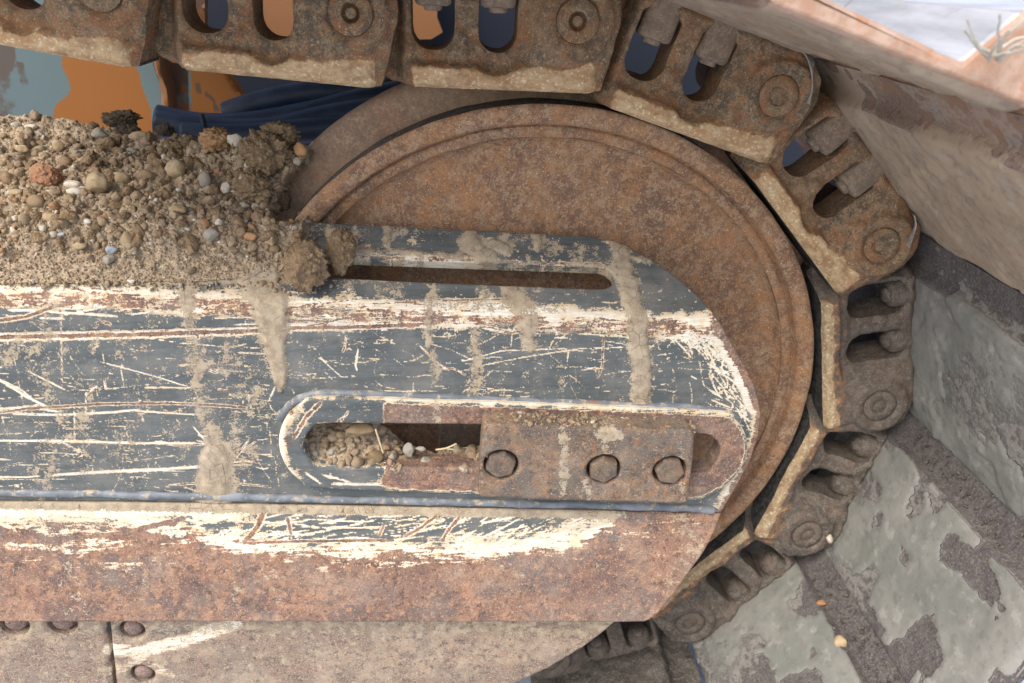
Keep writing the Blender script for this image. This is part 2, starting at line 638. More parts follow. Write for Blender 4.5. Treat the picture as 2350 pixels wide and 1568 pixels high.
def paint_mat(name, paint, prim, dirt, rough=.5):
    M = Mt(name, rough, 0, .4)
    f = M.math('ADD', M.attr('prim'), M.math('ADD', M.math('MULTIPLY', M.math('SUBTRACT', M.noise(24, 5, .7), .5), .7), M.math('MULTIPLY', M.math('SUBTRACT', M.noise(140, 4, .7), .5), .35)))
    c = M.mix(M.step(f, .47, .53), paint, prim)
    g = M.math('ADD', M.attr('dirt'), M.math('MULTIPLY', M.math('SUBTRACT', M.noise(40, 5, .7), .5), 1.2))
    c = M.mix(M.math('MULTIPLY', M.step(g, .4, .62), .85), c, dirt)
    c = M.mix(M.math('MULTIPLY', M.step(M.noise(260, 4, .7), .62, .7), .35), c, dirt)
    return M.color(c)


M_orange = paint_mat("orange_paint", L(142, 88, 30), L(92, 110, 112), L(84, 68, 56))
M_tan = paint_mat("tan_paint", L(146, 102, 66), L(98, 114, 120), L(120, 92, 70))
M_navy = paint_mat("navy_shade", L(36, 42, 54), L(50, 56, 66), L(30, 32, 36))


def hose_mat():
    M = Mt("blue_hose", .5, 0, .4)
    c = M.mix(M.step(M.noise(30, 4, .6), .4, .7), L(28, 42, 62), L(42, 58, 82))
    c = M.mix(M.math('MULTIPLY', M.step(M.noise(200, 4, .7), .6, .7), .3), c, L(96, 98, 100))
    return M.color(c)


M_hose = hose_mat()


def straw_mat():
    M = Mt("dry_straw", .8)
    return M.color(M.mix(M.noise(200), L(190, 168, 126), L(216, 200, 164)))


M_straw = straw_mat()
M_fibre = stone_mat('pale_fibre', L(196, 188, 170), L(214, 208, 194), L(170, 160, 140))


def edge_mat():
    M = Mt("sunlit_rust", .75)
    n = M.noise(40, 5, .65)
    c = M.mix(M.step(n, .4, .62), L(178, 142, 118), L(198, 170, 150))  # pale pink of rust in sunlight, painted into the base colour
    c = M.mix(M.math('MULTIPLY', M.step(M.noise(90, 4, .7), .55, .66), .6), c, L(190, 124, 80))
    c = M.mix(M.math('MULTIPLY', M.step(M.noise(60, 4, .7), .55, .68), .6), c, L(160, 158, 152))
    M.bump(M.noise(120, 4, .6), .5, .002)
    return M.color(c)


M_edge = edge_mat()


def steel_mat():
    M = Mt("ground_polished_steel", .42, .25, .5)
    n = M.noise(30, 5, .65, co=M.stretch(1, .15, 1))
    c = M.mix(M.step(n, .35, .65), L(166, 167, 168), L(206, 208, 210))
    c = M.mix(M.step(M.noise(14, 4, .6), .56, .66), c, L(120, 118, 120))
    M.inp(M.b.inputs["Roughness"], M.math('MULTIPLY_ADD', n, .3, .3))
    M.bump(M.noise(60, 4, .7, co=M.stretch(1, .1, 1)), .3, .001)
    return M.color(c)


M_steel = steel_mat()


def ground_mat():
    M = Mt("pale_ground", .9)
    n = M.noise(.9, 6, .65)
    n2 = M.noise(9, 5, .7)
    c = M.mix(M.step(n, .36, .62), L(168, 172, 180), L(206, 210, 218))
    c = M.mix(M.math('MULTIPLY', M.step(n2, .5, .68), .6), c, L(134, 134, 140))
    M.bump(n2, .4, .01)
    return M.color(c)


M_ground = ground_mat()

# ------------------------------------------------------------------ ground and sky-side setting
ZG = -1.30
gv, gf = [], []
for i in range(61):
    for j in range(61):
        gx, gy = -150 + 5 * i, -60 + 5.5 * j
        gv.append((gx, gy, ZG))
for i in range(60):
    for j in range(60):
        a = i * 61 + j
        gf.append((a, a + 61, a + 62, a + 1))
tag(mk("ground", gv, gf, M_ground), kind='structure')

# ------------------------------------------------------------------ chain geometry
PIN = np.array([[-.4083, -.0442], [-.124, -.0583], [.1484, -.0686], [.4127, -.1595], [.5964, -.3667], [.6525, -.6355], [.5797, -.8919], [.3949, -1.0871]])
C0 = np.array([.1030, -.6097])
PIN[0] = PIN[0] + np.array([0, .014])
PREV = PIN[0] + np.array([-.280, .050])
H8 = C0 + .553 * np.array([math.cos(math.radians(-87)), math.sin(math.radians(-87))])
I9 = H8 + np.array([-.272, .012])
PINS = np.r_[[PREV], PIN, [H8], [I9]]
VF = .060            # shoe face above the pin line
PITCHL = .272


def chain_frame(i):
    a, b = PINS[i - 1], PINS[i]
    t = (b - a) / np.linalg.norm(b - a)
    return b, t, -math.atan2(t[1], t[0])


def arc(cx, cy, r, a0, a1, n):
    return [(cx + r * math.cos(math.radians(a0 + (a1 - a0) * k / n)), cy + r * math.sin(math.radians(a0 + (a1 - a0) * k / n))) for k in range(n + 1)]


LINK_OUT = arc(0, .004, .055, 92, -22, 16) + [(.045, -.052), (.037, -.083), (.02, -.086), (-.23, -.084), (-.252, -.07)] + \
    arc(-.272, 0, .045, -70, -250, 10) + [(-.25, .058), (-.03, .0585)]


def window(u0, u1, v0, v1, r):
    return [(u0, v1 - .008), (u0, v0 + r)] + arc(u0 + r, v0 + r, r, 180, 270, 5)[1:] + arc(u1 - r, v0 + r, r, 270, 360, 5) + [(u1, v1 - .008), (u1 - .008, v1), (u0 + .008, v1)]


WIN_A = window(-.203, -.149, -.041, .046, .024)
WIN_B = window(-.120, -.071, -.042, .046, .0235)
HOLE = arc(0, 0, .0268, 0, 345, 23)


LSEED = [0]


def link_relief(P, d):
    u, v = P[:, 0], P[:, 1]
    r = np.hypot(u, v)
    h = -.020 + .012 * ss(-.075, -.045, u)
    h = h - .036 * ss(-.205, -.226, u)
    boss = ss(.054, .043, r)
    h = np.maximum(h, -.020 * (1 - boss) + 0.0 * boss) * boss + h * (1 - boss)
    # web between the windows stands a little proud, pockets around window feet are hollow
    for (a, b) in ((-.203, -.149), (-.120, -.071)):
        c = (a + b) / 2
        dd = np.hypot((u - c) * .9, np.minimum(v + .022, 0) * 1.0) - .026
        h = h - .007 * ss(.022, .0, dd) * ss(.05, -.02, v)
    rail = ss(-.052, -.060, v) * ss(-.206, -.198, u) * ss(.036, .022, u)
    scal = ss(.036, .026, np.hypot(u + .096, v + .036)) * (1 if LSEED[0] < 5 else .3)
    rail = rail * (1 - scal * ss(-.075, -.066, v))
    h = h + (.0 - h - .006) * rail * .9
    h = h - .006 * ss(-.078, -.086, v)
    h = h - .005 * ss(.024, .03, u) * ss(-.03, -.045, v)
    h = h - .004 * ss(.006, .0, d)
    q = LSEED[0]
    h = h + .0075 * (fbm(P, 32, 4, 3 + q) - .5) + .0032 * (fbm(P, 140, 3, 5 + q) - .5)
    cake = ss(.54, .66, fbm(P, 22, 4, 40 + q)) * ss(.036, .05, r) * ss(-.055, -.04, v)
    h = h + .005 * cake * (.5 + fbm(P, 120, 3, 7 + q))
    return h


def link_attr(P, X, d):
    u, v = P[:, 0], P[:, 1]
    top = (-.058 if LSEED[0] < 5 else -.070) + .006 * ss(-.05, .02, u) + (.022 if LSEED[0] < 5 else .010) * (fbm(P, 26, 4, 9 + LSEED[0]) - .5)
    wear = ss(top + .006, top - .006, v) * ss(-.208, -.196, u) * ss(.036, .024, u)
    wear = wear * (1 - ss(.036, .028, np.hypot(u + .096, v + .036)) * ss(-.078, -.066, v))
    wear = np.maximum(wear, .42 * ss(-.03, -.06, v) * ss(-.21, -.19, u) * (.4 + 1.2 * fbm(P, 20, 3, 60 + LSEED[0])))
    return {'wear': wear, 'run': np.zeros(len(u))}


def link_wall(A, wall, P):
    b = (wall > 0) & (P[:, 1] < -.079)
    A['run'][b] = 1.0
    A['wear'][wall > 0] = 0


def m_local(P, h):
    return np.c_[P[:, 0], -h, P[:, 1]]


def pin_prof(kind):
    if kind == 'hole':
        return [(.0262, -.02), (.0262, -.002), (.0252, -.0005), (.0125, -.0005), (.0112, -.0015), (.0112, -.012), (.0065, -.012), (.0065, -.004), (.0055, -.003), (.0001, -.003)]
    return [(.0262, -.02), (.0262, -.003), (.0252, -.001), (.0135, -.001), (.012, -.003), (.012, -.0045), (.0105, -.0045), (.0085, -.003), (.0001, -.0035)]


def chain_place(o, i, dy=0.0):
    b, t, th = chain_frame(i)
    o.location = Vector((b[0], dy, b[1])) * S
    o.rotation_euler = (0, th, 0)


link_labels = {
    0: "rusty track link cut by the top left corner, with a shaded pocket",
    1: "rusty track link above the orange panel, with a hollow pin over its right end",
    2: "rusty track link resting on top of the idler, hollow pin at its right end",
    3: "rusty track link curling over the idler at upper right, with a filled round pin",
    4: "rusty track link right of the idler, just above the upright one",
    5: "upright rusty track link at the far right of the idler, whitish scraped rail strip",
    6: "dark grey brown track link at lower right with a striped tan and black rail",
    7: "dusty purple brown track link at the bottom right tip of the track frame skirt",
    8: "dark dirt covered track link lowest of the chain, below the skirt plate tip",
}
proto = None
links = []
for i in range(0, 9):
    if i == 0:
        b = PREV
        t = PIN[0] - PREV
    root = empty("track_link", (0, 0, 0), link_labels[i], "track link", "links of the excavator track chain")
    LSEED[0] = i
    body = sheet("link_body", LINK_OUT, [WIN_A, WIN_B, HOLE], .0032, m_local, M_glink if i > 4 else M_link, .088, link_relief, link_attr, root, 0, True, link_wall, 3)
    links.append(root)
# link i runs from PINS[i] to PINS[i+1]
for i, root in enumerate(links):
    chain_place(root, i + 1)
pin_a = lathe("pin", pin_prof('hole'), (0, 0, 0), (0, -1, 0), M_link, 40, links[1], .0012, 2)
pin_b = lathe("pin", pin_prof('full'), (0, 0, 0), (0, -1, 0), M_link, 40, links[3], .0022, 5)
for i, root in enumerate(links):
    if i in (1, 3):
        continue
    c = (pin_a if i in (0, 2) else pin_b).copy()
    link(c, root)
    c.parent = root
    c.rotation_euler = (0, i * 1.3, 0)
    if i > 4:
        c.material_slots[0].link = 'OBJECT'
        c.material_slots[0].material = M_glink
# bushings across to the far row of the chain
bush = None
for i, root in enumerate(links):
    if bush is None:
        bush = tube("bushing", [(0, .085, 0), (0, .26, 0)], .036, M_wire, root, 24)
    else:
        c = bush.copy()
        link(c, root)
        c.parent = root

# ------------------------------------------------------------------ shoes, each bolted on with square nuts
NEAR, FAR = -.372, .42


def make_shoe(i, label, mat, seed):
    root = empty("track_shoe", (0, 0, 0), label, "track shoe", "plates of the excavator track")
    # cross-section from the hidden lip (left) to the step at the pin end
    sec = [(-.262, VF + .016), (-.245, VF + .016), (-.215, VF + .0155), (-.207, VF + .001), (-.200, VF), (.030, VF), (.040, VF + .001), (.0445, VF + .004), (.0455, VF + .012), (.0455, VF + (.06 if i == 7 else .024))]
    sec = np.array(sec)
    seg = np.r_[0, np.cumsum(np.hypot(*np.diff(sec, axis=0).T))]
    s = np.arange(0, seg[-1], .0042)
    u = np.interp(s, seg, sec[:, 0])
    v = np.interp(s, seg, sec[:, 1])
    ys = np.arange(NEAR, .14, .0046)
    U, Yy = np.meshgrid(u, ys, indexing='ij')
    Vv = np.meshgrid(v, ys, indexing='ij')[0]
    U, Yy, Vv = U.ravel(), Yy.ravel(), Vv.ravel()
    Q = np.c_[U, Yy, np.full(len(U), seed * 1.7)]
    f = fbm(Q, 16, 4, seed)
    mudn = fbm(Q, 14, 4, seed + 3)
    crust = ss(.49, .53, mudn + .10 * (fbm(Q, 90, 2, seed) - .5))
    dv = .0065 * (f - .5) + .0028 * crust + .0022 * (fbm(Q, 110, 3, seed + 1) - .5)
    lip = ss(-.200, -.214, U)
    dv = dv + lip * (.006 * (fbm(Q, 45, 3, seed + 8) - .3))
    dv = dv * ss(VF + .02, VF + .004, Vv) + (.012 * fbm(Q, 60, 3, 77) if i == 8 else 0)
    nr = ss(NEAR + .014, NEAR, Yy) * ss(VF + .012, VF + .004, Vv)
    dv = dv * (1 - nr) - .0065 * nr
    X = np.c_[U, Yy, Vv - dv]
    n0, n1 = len(u), len(ys)
    Fc = []
    for a in range(n0 - 1):
        for b_ in range(n1 - 1):
            k = a * n1 + b_
            Fc.append((k, k + n1, k + n1 + 1, k + 1))
    mud = .4 + .9 * (crust - .5) - 1.3 * lip + .25 * ss(NEAR, .05, Yy) + {2: .4, 3: .4, 4: .4, 5: .40, 6: .16, 7: .14}.get(i, 0)
    body = mk("shoe_plate", X, Fc, mat, root, {'mud': mud})
    # outer skin, edge facing the camera and grousers: one solid section swept along Y
    out = [(-.262, VF + .0165), (-.262, VF + .027), (-.06, VF + .019), (-.034, VF + .019), (-.010, VF + .066), (.030, VF + .070), (.0458, VF + .024)]
    core = [(-.262, VF + .0172), (-.214, VF + .0172), (-.204, VF + .004), (.044, VF + .004)] + [out[6], out[5], out[4], out[3], out[2], out[1]]
    core = np.array(core)
    nn = len(core)
    ysx = [NEAR + .004, NEAR + .0005, FAR]
    V, Fs = [], []
    cen = core.mean(0)
    for q, y in enumerate(ysx):
        for k, (a, b_) in enumerate(core):
            V.append((a, y if q != 1 else NEAR + .004, b_))
    V = []
    for y in (NEAR, FAR):
        for (a, b_) in core:
            V.append((a, y, b_))
    for k in range(nn):
        j = (k + 1) % nn
        Fs.append((k, k + nn, j + nn, j))
    Fs.append(tuple(range(nn)))
    Fs.append(tuple(range(2 * nn - 1, nn - 1, -1)))
    o = mk("grouser", V, Fs, M_edge if i in (2, 3, 4) else mat, root, smooth=False)
    o.data.materials.append(M_steel)
    if i == 3:
        o.data.polygons[6].material_index = 1
        o.data.polygons[7].material_index = 1
    bm_mod = o.modifiers.new("soft", 'BEVEL')
    bm_mod.width = .004
    bm_mod.segments = 2
    return root


def add_nuts(root, kind, seed):
    r = random.Random(seed)
    for uu in (-.176, -.0955):
        a = r.uniform(-.12, .12)
        if kind == 'block':
            w2, hh = .0225, .050
            pts = [(-w2, -.02), (w2, -.022), (w2, .02), (-w2, .02)]
            pr = []
            ch = .004
            V, Fs = [], []
            lev = [(VF + .004, 1.0), (VF - hh + ch, 1.0), (VF - hh, .86)]
            n = 16
            ring = []
            for k in range(n):
                t = 2 * math.pi * (k + .5) / n
                cx_, sx_ = math.cos(t), math.sin(t)
                m = max(abs(cx_), abs(sx_))
                q = .80 * m + .20
                ring.append((cx_ / q * w2, sx_ / q * .020))
            for z, f in lev:
                for (x, y) in ring:
                    V.append((uu + (x * math.cos(a) - y * math.sin(a)) * f, .038 + (x * math.sin(a) + y * math.cos(a)) * f, z))
            for l in range(2):
                for k in range(n):
                    j = (k + 1) % n
                    Fs.append((l * n + k, l * n + j, (l + 1) * n + j, (l + 1) * n + k))
            Fs.append(tuple(2 * n + k for k in range(n)))
            nut = mk("nut", np.array(V) + .002 * (np.c_[fbm(V, 60, 2, seed), fbm(V, 60, 2, seed + 1), fbm(V, 60, 2, seed + 2)] - .5), Fs, M_nut, root)
            mod = nut.modifiers.new("soft", 'BEVEL')
            mod.width = .0015
            zt = VF - hh
        else:
            nut = lathe("nut", [(.0215, 0), (.0215, .026), (.0195, .032), (.0155, .0345), (.0001, .0345)], (uu, .040, VF), (0, 0, -1), M_glink, 24, root, .004, seed)
            zt = VF - .0345
        lathe("bolt_end", [(.0115, -.004), (.0115, .004), (.0095, .006), (.0001, .006)], (uu, .038, zt), (0, 0, -1), M_nut if kind == 'block' else M_glink, 20, nut, .001, seed + 4)


shoe_specs = {
    0: ("brown track shoe above the link in the top left corner, only its bolts in reach", M_shoe_brown, 'block'),
    1: ("brown track shoe over the link above the orange panel", M_shoe_brown, 'block'),
    2: ("brown track shoe over the link on top of the idler", M_shoe_brown, 'block'),
    3: ("brown track shoe at top right with the blurred pinkish near edge", M_shoe_brown, 'block'),
    4: ("brown streaked track shoe below the pinkish edged one at upper right", M_shoe_brown, 'block'),
    5: ("grey mud smeared track shoe at the right edge beside the upright link", M_shoe_grey, 'round'),
    6: ("large pale grey mud patched track shoe at lower right with ragged purple border", M_shoe_grey, 'round'),
    7: ("greenish grey track shoe at bottom right with a small dark round spot near its corner", M_shoe_grey, 'round'),
    8: ("dark grit covered track shoe at the bottom below the skirt tip", M_grit, 'round'),
}
shoes = []
for i, (lab, mt, kd) in shoe_specs.items():
    s_ = make_shoe(i, lab, mt, i + 2)
    add_nuts(s_, kd, i + 20)
    chain_place(s_, i + 1)
    shoes.append(s_)

# ------------------------------------------------------------------ idler wheel
idl = empty("idler_wheel", (C0[0], .05, C0[1]), "large round rusty idler wheel with stepped rim behind the track frame", "idler wheel")


def idler_part(name, prof, mat, jig, seed):
    o = lathe(name, [(r, -(y - .05)) for r, y in prof], (0, 0, 0), (0, -1, 0), mat, 256, idl, jig, seed)
    return o


idler_part("dish", [(.0001, .032), (.14, .033), (.24, .040), (.33, .052), (.372, .0575), (.382, .0575), (.3905, .052), (.3955, .0425)], M_idler, .003, 1)
idler_part("rim", [(.3955, .0418), (.3985, .0395), (.4085, .0385), (.4098, .0405), (.4112, .0430), (.4124, .0420), (.4132, .031), (.4150, .0262), (.418, .0242), (.432, .0232), (.4385, .0245), (.4404, .0272)], M_idler, .0022, 2)
M_tread = rust_mat("worn_tread", L(92, 84, 76), L(120, 110, 98), L(66, 62, 60), L(120, 90, 66), L(196, 188, 174), 1.0, .35)
idler_part("tread", [(.4404, .0272), (.4405, .060), (.4385, .086), (.436, .094)], M_tread, .0022, 2)
idler_part("center_flange", [(.436, .0935), (.446, .0945), (.474, .099), (.482, .102), (.4865, .108), (.488, .125), (.4865, .15), (.478, .158), (.436, .163)], M_flange, .003, 3)
idler_part("far_rim", [(.436, .162), (.4405, .172), (.4405, .23), (.41, .235), (.1, .20)], M_flange, .002, 4)

# ------------------------------------------------------------------ track frame (folded shell with wear painted from traced bands)
ang = math.radians(-4.25)
EU = np.array([math.cos(ang), 0, math.sin(ang)])
EV = np.array([-math.sin(ang), 0, math.cos(ang)])
EN = np.array([0, -1.0, 0])
YS = -.10
O1 = at(820, 712, YS)                      # a point on the fold line
far0 = at(900, 518, .012)
rel = far0 - O1
cv, cyy = rel @ EV, rel[1]
TH = math.atan2(cyy, cv)                   # fold angle away from vertical
ET = (EV * math.cos(TH) + np.array([0, 1.0, 0]) * math.sin(TH))
NT = np.cross(EU, ET)
RB = .030
tl = RB * math.tan(TH / 2)


def plane_ab(xy, O, eu, ev):
    n = np.cross(eu, ev)
    d = ray(xy)
    k = ((O - EYE) @ n) / (d @ n)
    q = EYE + d * k[:, None] - O
    return q @ eu, q @ ev


def shell_ab(xy):
    xy = np.atleast_2d(np.asarray(xy, float))
    a, b = plane_ab(xy, O1, EU, EV)
    a2, c = plane_ab(xy, O1, EU, ET)
    up = c > 0
    s = np.where(up, np.where(c > tl, RB * TH - tl + (c - tl), (RB * TH - tl) * .5 + c * .5), np.where(b < -tl, b, b))
    return np.c_[np.where(up, a2, a), s]


def shell_map(P, h):
    a, s = P[:, 0], P[:, 1]
    h = np.asarray(h)
    s0, s1 = -tl, -tl + RB * TH
    phi = np.clip((s - s0) / RB, 0, TH)
    cen = O1 - EV * tl - EN * RB
    e_t = EV[None] * np.cos(phi)[:, None] + np.array([0, 1.0, 0])[None] * np.sin(phi)[:, None]
    e_n = np.cross(np.broadcast_to(EU, e_t.shape), e_t)
    X = cen + e_n * RB + EU[None] * a[:, None]
    X = X + e_t * (np.minimum(s - s0, 0) + np.maximum(s - s1, 0))[:, None]
    return X + e_n * h[:, None]


def band(D, L_, w0, w1=None, soft=.5, jit=0, seed=0):
    """1 on the core of a polyline band, falling to 0 at its half width (dp)"""
    d, t = segdist(D, L_)
    w_ = w0 if w1 is None else w0 + (w1 - w0) * t
    if jit:
        d = d + jit * (fbm(np.c_[D[:, 0] * .25, D[:, 1]], .03, 3, seed) - .5) * 2
    return ss(1, soft, d / w_)


r_s = np.random.default_rng(21)
SCR = []                                   # traced and scattered scratches: polyline, half width, depth (1 primer, 2 rust)
for L_, w_, dp_ in [
    ([(-60, 775), (300, 768), (620, 758)], 15, 2.0), ([(-60, 775), (300, 768), (620, 758)], 9, 3.2), ([(640, 752), (830, 748), (1010, 742)], 15, 1.8), ([(640, 754), (830, 750), (960, 746)], 8, 3.2),
    ([(-60, 745), (60, 727), (130, 702), (180, 690)], 9, 2.4),
    ([(-60, 955), (60, 938), (240, 927), (400, 925), (520, 932), (565, 936)], 6, 2.7), ([(-60, 941), (60, 935), (140, 945)], 4, 1.4), ([(20, 950), (150, 952), (260, 946), (320, 940)], 4, 1.6),
    ([(300, 942), (420, 950), (470, 952)], 3, 1.4), ([(-60, 1011), (150, 1012), (300, 1017), (460, 1017)], 4, 1.5), ([(380, 1020), (430, 1022), (480, 1018)], 3.5, 2),
    ([(120, 1090), (240, 1083), (380, 1076), (480, 1070)], 5, 1.7), ([(480, 1069), (560, 1062), (575, 1064)], 7, 2.2), ([(-60, 1094), (60, 1095), (90, 1092)], 3, 1.5),
    ([(380, 1113), (470, 1108), (545, 1110), (620, 1117)], 3.5, 2.2), ([(230, 830), (350, 862), (440, 890)], 2.2, 1.4), ([(200, 905), (222, 885)], 2.5, 1.3),
    ([(240, 870), (243, 895)], 4, 2.2), ([(60, 850), (105, 872), (150, 895)], 3, 1.3), ([(-20, 860), (60, 910), (110, 935)], 5, 1.4), ([(0, 870), (50, 895), (85, 925)], 3, 1.3),
    ([(170, 930), (172, 1020)], 2, 1.2), ([(197, 900), (197, 960)], 2.2, 1.3), ([(630, 890), (618, 918)], 2.6, 1.4), ([(735, 820), (760, 845), (785, 866)], 2.2, 1.4),
    ([(795, 770), (790, 800), (786, 808)], 4, 2.2), ([(822, 800), (816, 840), (820, 852)], 4.5, 1.4), ([(570, 1010), (545, 1045), (525, 1070)], 4, 2), ([(585, 1015), (560, 1030), (540, 1036)], 3.5, 2),
    ([(1385, 775), (1382, 840), (1372, 868)], 4, 2.6), ([(1373, 828), (1392, 826)], 4, 2.4), ([(960, 790), (1000, 830), (1030, 850)], 3, 2), ([(985, 850), (1040, 845), (1070, 862)], 3.2, 2.2),
    ([(1060, 830), (1150, 805), (1300, 800)], 2.2, 1.4), ([(1090, 842), (1200, 820), (1330, 800), (1500, 795)], 2, 1.3), ([(440, 975), (470, 1010), (500, 1060)], 2.6, 1.5), ([(450, 1010), (490, 1022), (520, 1030)], 2.4, 1.5),
    ([(430, 762), (450, 765), (456, 775), (440, 782), (425, 779)], 5, 2.2), ([(290, 768), (400, 785), (560, 800)], 1.6, 1.2),
    ([(235, 738), (250, 742), (255, 748)], 5, 2.3), ([(200, 770), (215, 765)], 5, 2.2), ([(480, 850), (495, 855), (510, 850)], 5, 2.2),
]:
    SCR.append((np.array(L_, float), w_ * .7, dp_))
for _ in range(420):
    left = r_s.random() < .6
    x = r_s.uniform(-40, 650) if left else r_s.uniform(650, 1720)
    y = r_s.uniform(760, 1130) if left else r_s.uniform(745, 910)
    ln = r_s.exponential(34) + 6
    a_ = r_s.choice([r_s.normal(0, .1), r_s.uniform(-1.2, 1.2), r_s.normal(1.5, .15)], p=[.62, .25, .13])
    dx, dy = math.cos(a_) * ln / 2, math.sin(a_) * ln / 2
    SCR.append((np.array([(x - dx, y - dy), (x + r_s.normal(0, 2), y + r_s.normal(0, 2)), (x + dx, y + dy)]), r_s.choice([1.0, 1.4, 2.0], p=[.6, .34, .06]), r_s.choice([.75, 1.0, 2.0], p=[.55, .38, .07])))


for _ in range(240):                       # long rubs on the fold
    x = r_s.uniform(-40, 1640)
    y = np.interp(x, [0, 420, 800, 1150, 1650], [682, 690, 712, 728, 752]) + r_s.normal(4, 20)
    ln = r_s.exponential(50) + 12
    a_ = r_s.normal(.02, .10)
    dx, dy = math.cos(a_) * ln / 2, math.sin(a_) * ln / 2
    SCR.append((np.array([(x - dx, y - dy), (x + dx, y + dy)]), r_s.choice([1.3, 2.0, 3.0]), r_s.choice([1.1, 1.5, 2.6], p=[.45, .3, .25])))
for _ in range(170):                       # feathered rubs by the right edge
    t_ = r_s.random()
    x = np.interp(t_, [0, .4, 1], [1560, 1665, 1722]) - abs(r_s.normal(0, 34))
    y = np.interp(t_, [0, .4, 1], [748, 790, 960]) + abs(r_s.normal(0, 14))
    ln = r_s.exponential(22) + 8
    a_ = r_s.normal(.9, .45)
    dx, dy = math.cos(a_) * ln / 2, math.sin(a_) * ln / 2
    SCR.append((np.array([(x - dx, y - dy), (x + dx, y + dy)]), r_s.choice([1.0, 1.5, 2.2]), r_s.choice([.9, 1.2, 1.5])))


def scratch(D, k, p, scr):
    for L_, w_, dep in scr:
        lo, hi = L_.min(0) - w_ * 2 - 4, L_.max(0) + w_ * 2 + 4
        m = np.where((D[:, 0] > lo[0]) & (D[:, 0] < hi[0]) & (D[:, 1] > lo[1]) & (D[:, 1] < hi[1]))[0]
        if len(m) == 0:
            continue
        d, t = segdist(D[m], L_)
        e = np.clip(1.35 - d / w_, 0, 1.2) * (1 - .5 * ss(.8, 1, np.abs(t * 2 - 1)))
        k[m] = np.minimum(k[m], 1 - e * min(dep, 1.6) * .85)
        if dep > 1.7:
            e2 = np.clip(1.15 - d / (w_ * .72), 0, 1.2)
            p[m] = np.minimum(p[m], 1 - e2 * (dep - 1) * .75)


MUDS = [([(600, 640), (625, 700), (632, 780)], 52, 32, 1.25), ([(632, 770), (640, 850), (642, 895)], 30, 9, 1.2), ([(425, 640), (430, 740)], 34, 22, .75), ([(440, 780), (470, 960), (500, 1040)], 22, 24, .38),
        ([(495, 1050), (497, 1100), (492, 1150)], 36, 46, 1.15), ([(1415, 545), (1440, 640), (1462, 740), (1472, 850), (1468, 945)], 27, 27, 1.1), ([(985, 690), (985, 780), (1000, 870)], 18, 14, .62),
        ([(1095, 770), (1088, 860), (1080, 905)], 20, 16, .5), ([(1190, 690), (1210, 735), (1215, 800)], 44, 18, .75), ([(1320, 840), (1322, 900)], 6, 6, .6), ([(1545, 850), (1548, 930)], 7, 7, .4),
        ([(1080, 548), (1095, 580), (1125, 590)], 26, 26, 1.0), ([(1130, 560), (1160, 575)], 18, 18, 1.0), ([(1235, 548), (1236, 575)], 13, 9, 1.05), ([(890, 528), (886, 560)], 13, 10, 1.0), ([(770, 540), (800, 552)], 24, 20, .9),
        ([(820, 572), (1000, 582), (1090, 592)], 9, 9, .7), ([(700, 830), (705, 900), (690, 960)], 14, 14, .35), ([(60, 830), (110, 900), (140, 960)], 40, 20, .3), ([(1440, 590), (1490, 600)], 14, 10, .8),
        ([(530, 830), (560, 890), (610, 960)], 40, 30, .3), ([(1000, 700), (1290, 710)], 14, 12, .5)]


def muds(D, lst, m):
    for L_, w0, w1, a_ in lst:
        L_ = np.array(L_, float)
        d, t = segdist(D, L_)
        w_ = w0 + (w1 - w0) * t
        d = d + 9 * (fbm(D, .03, 3, 4) - .5) * 2
        m = np.maximum(m, a_ * .88 * ss(1.5, .2, d / w_))
    return m


EDGE_R = [(1600, 690), (1642, 725), (1672, 775), (1705, 830), (1735, 890), (1748, 950), (1742, 1000), (1722, 1060), (1690, 1120), (1655, 1178)]


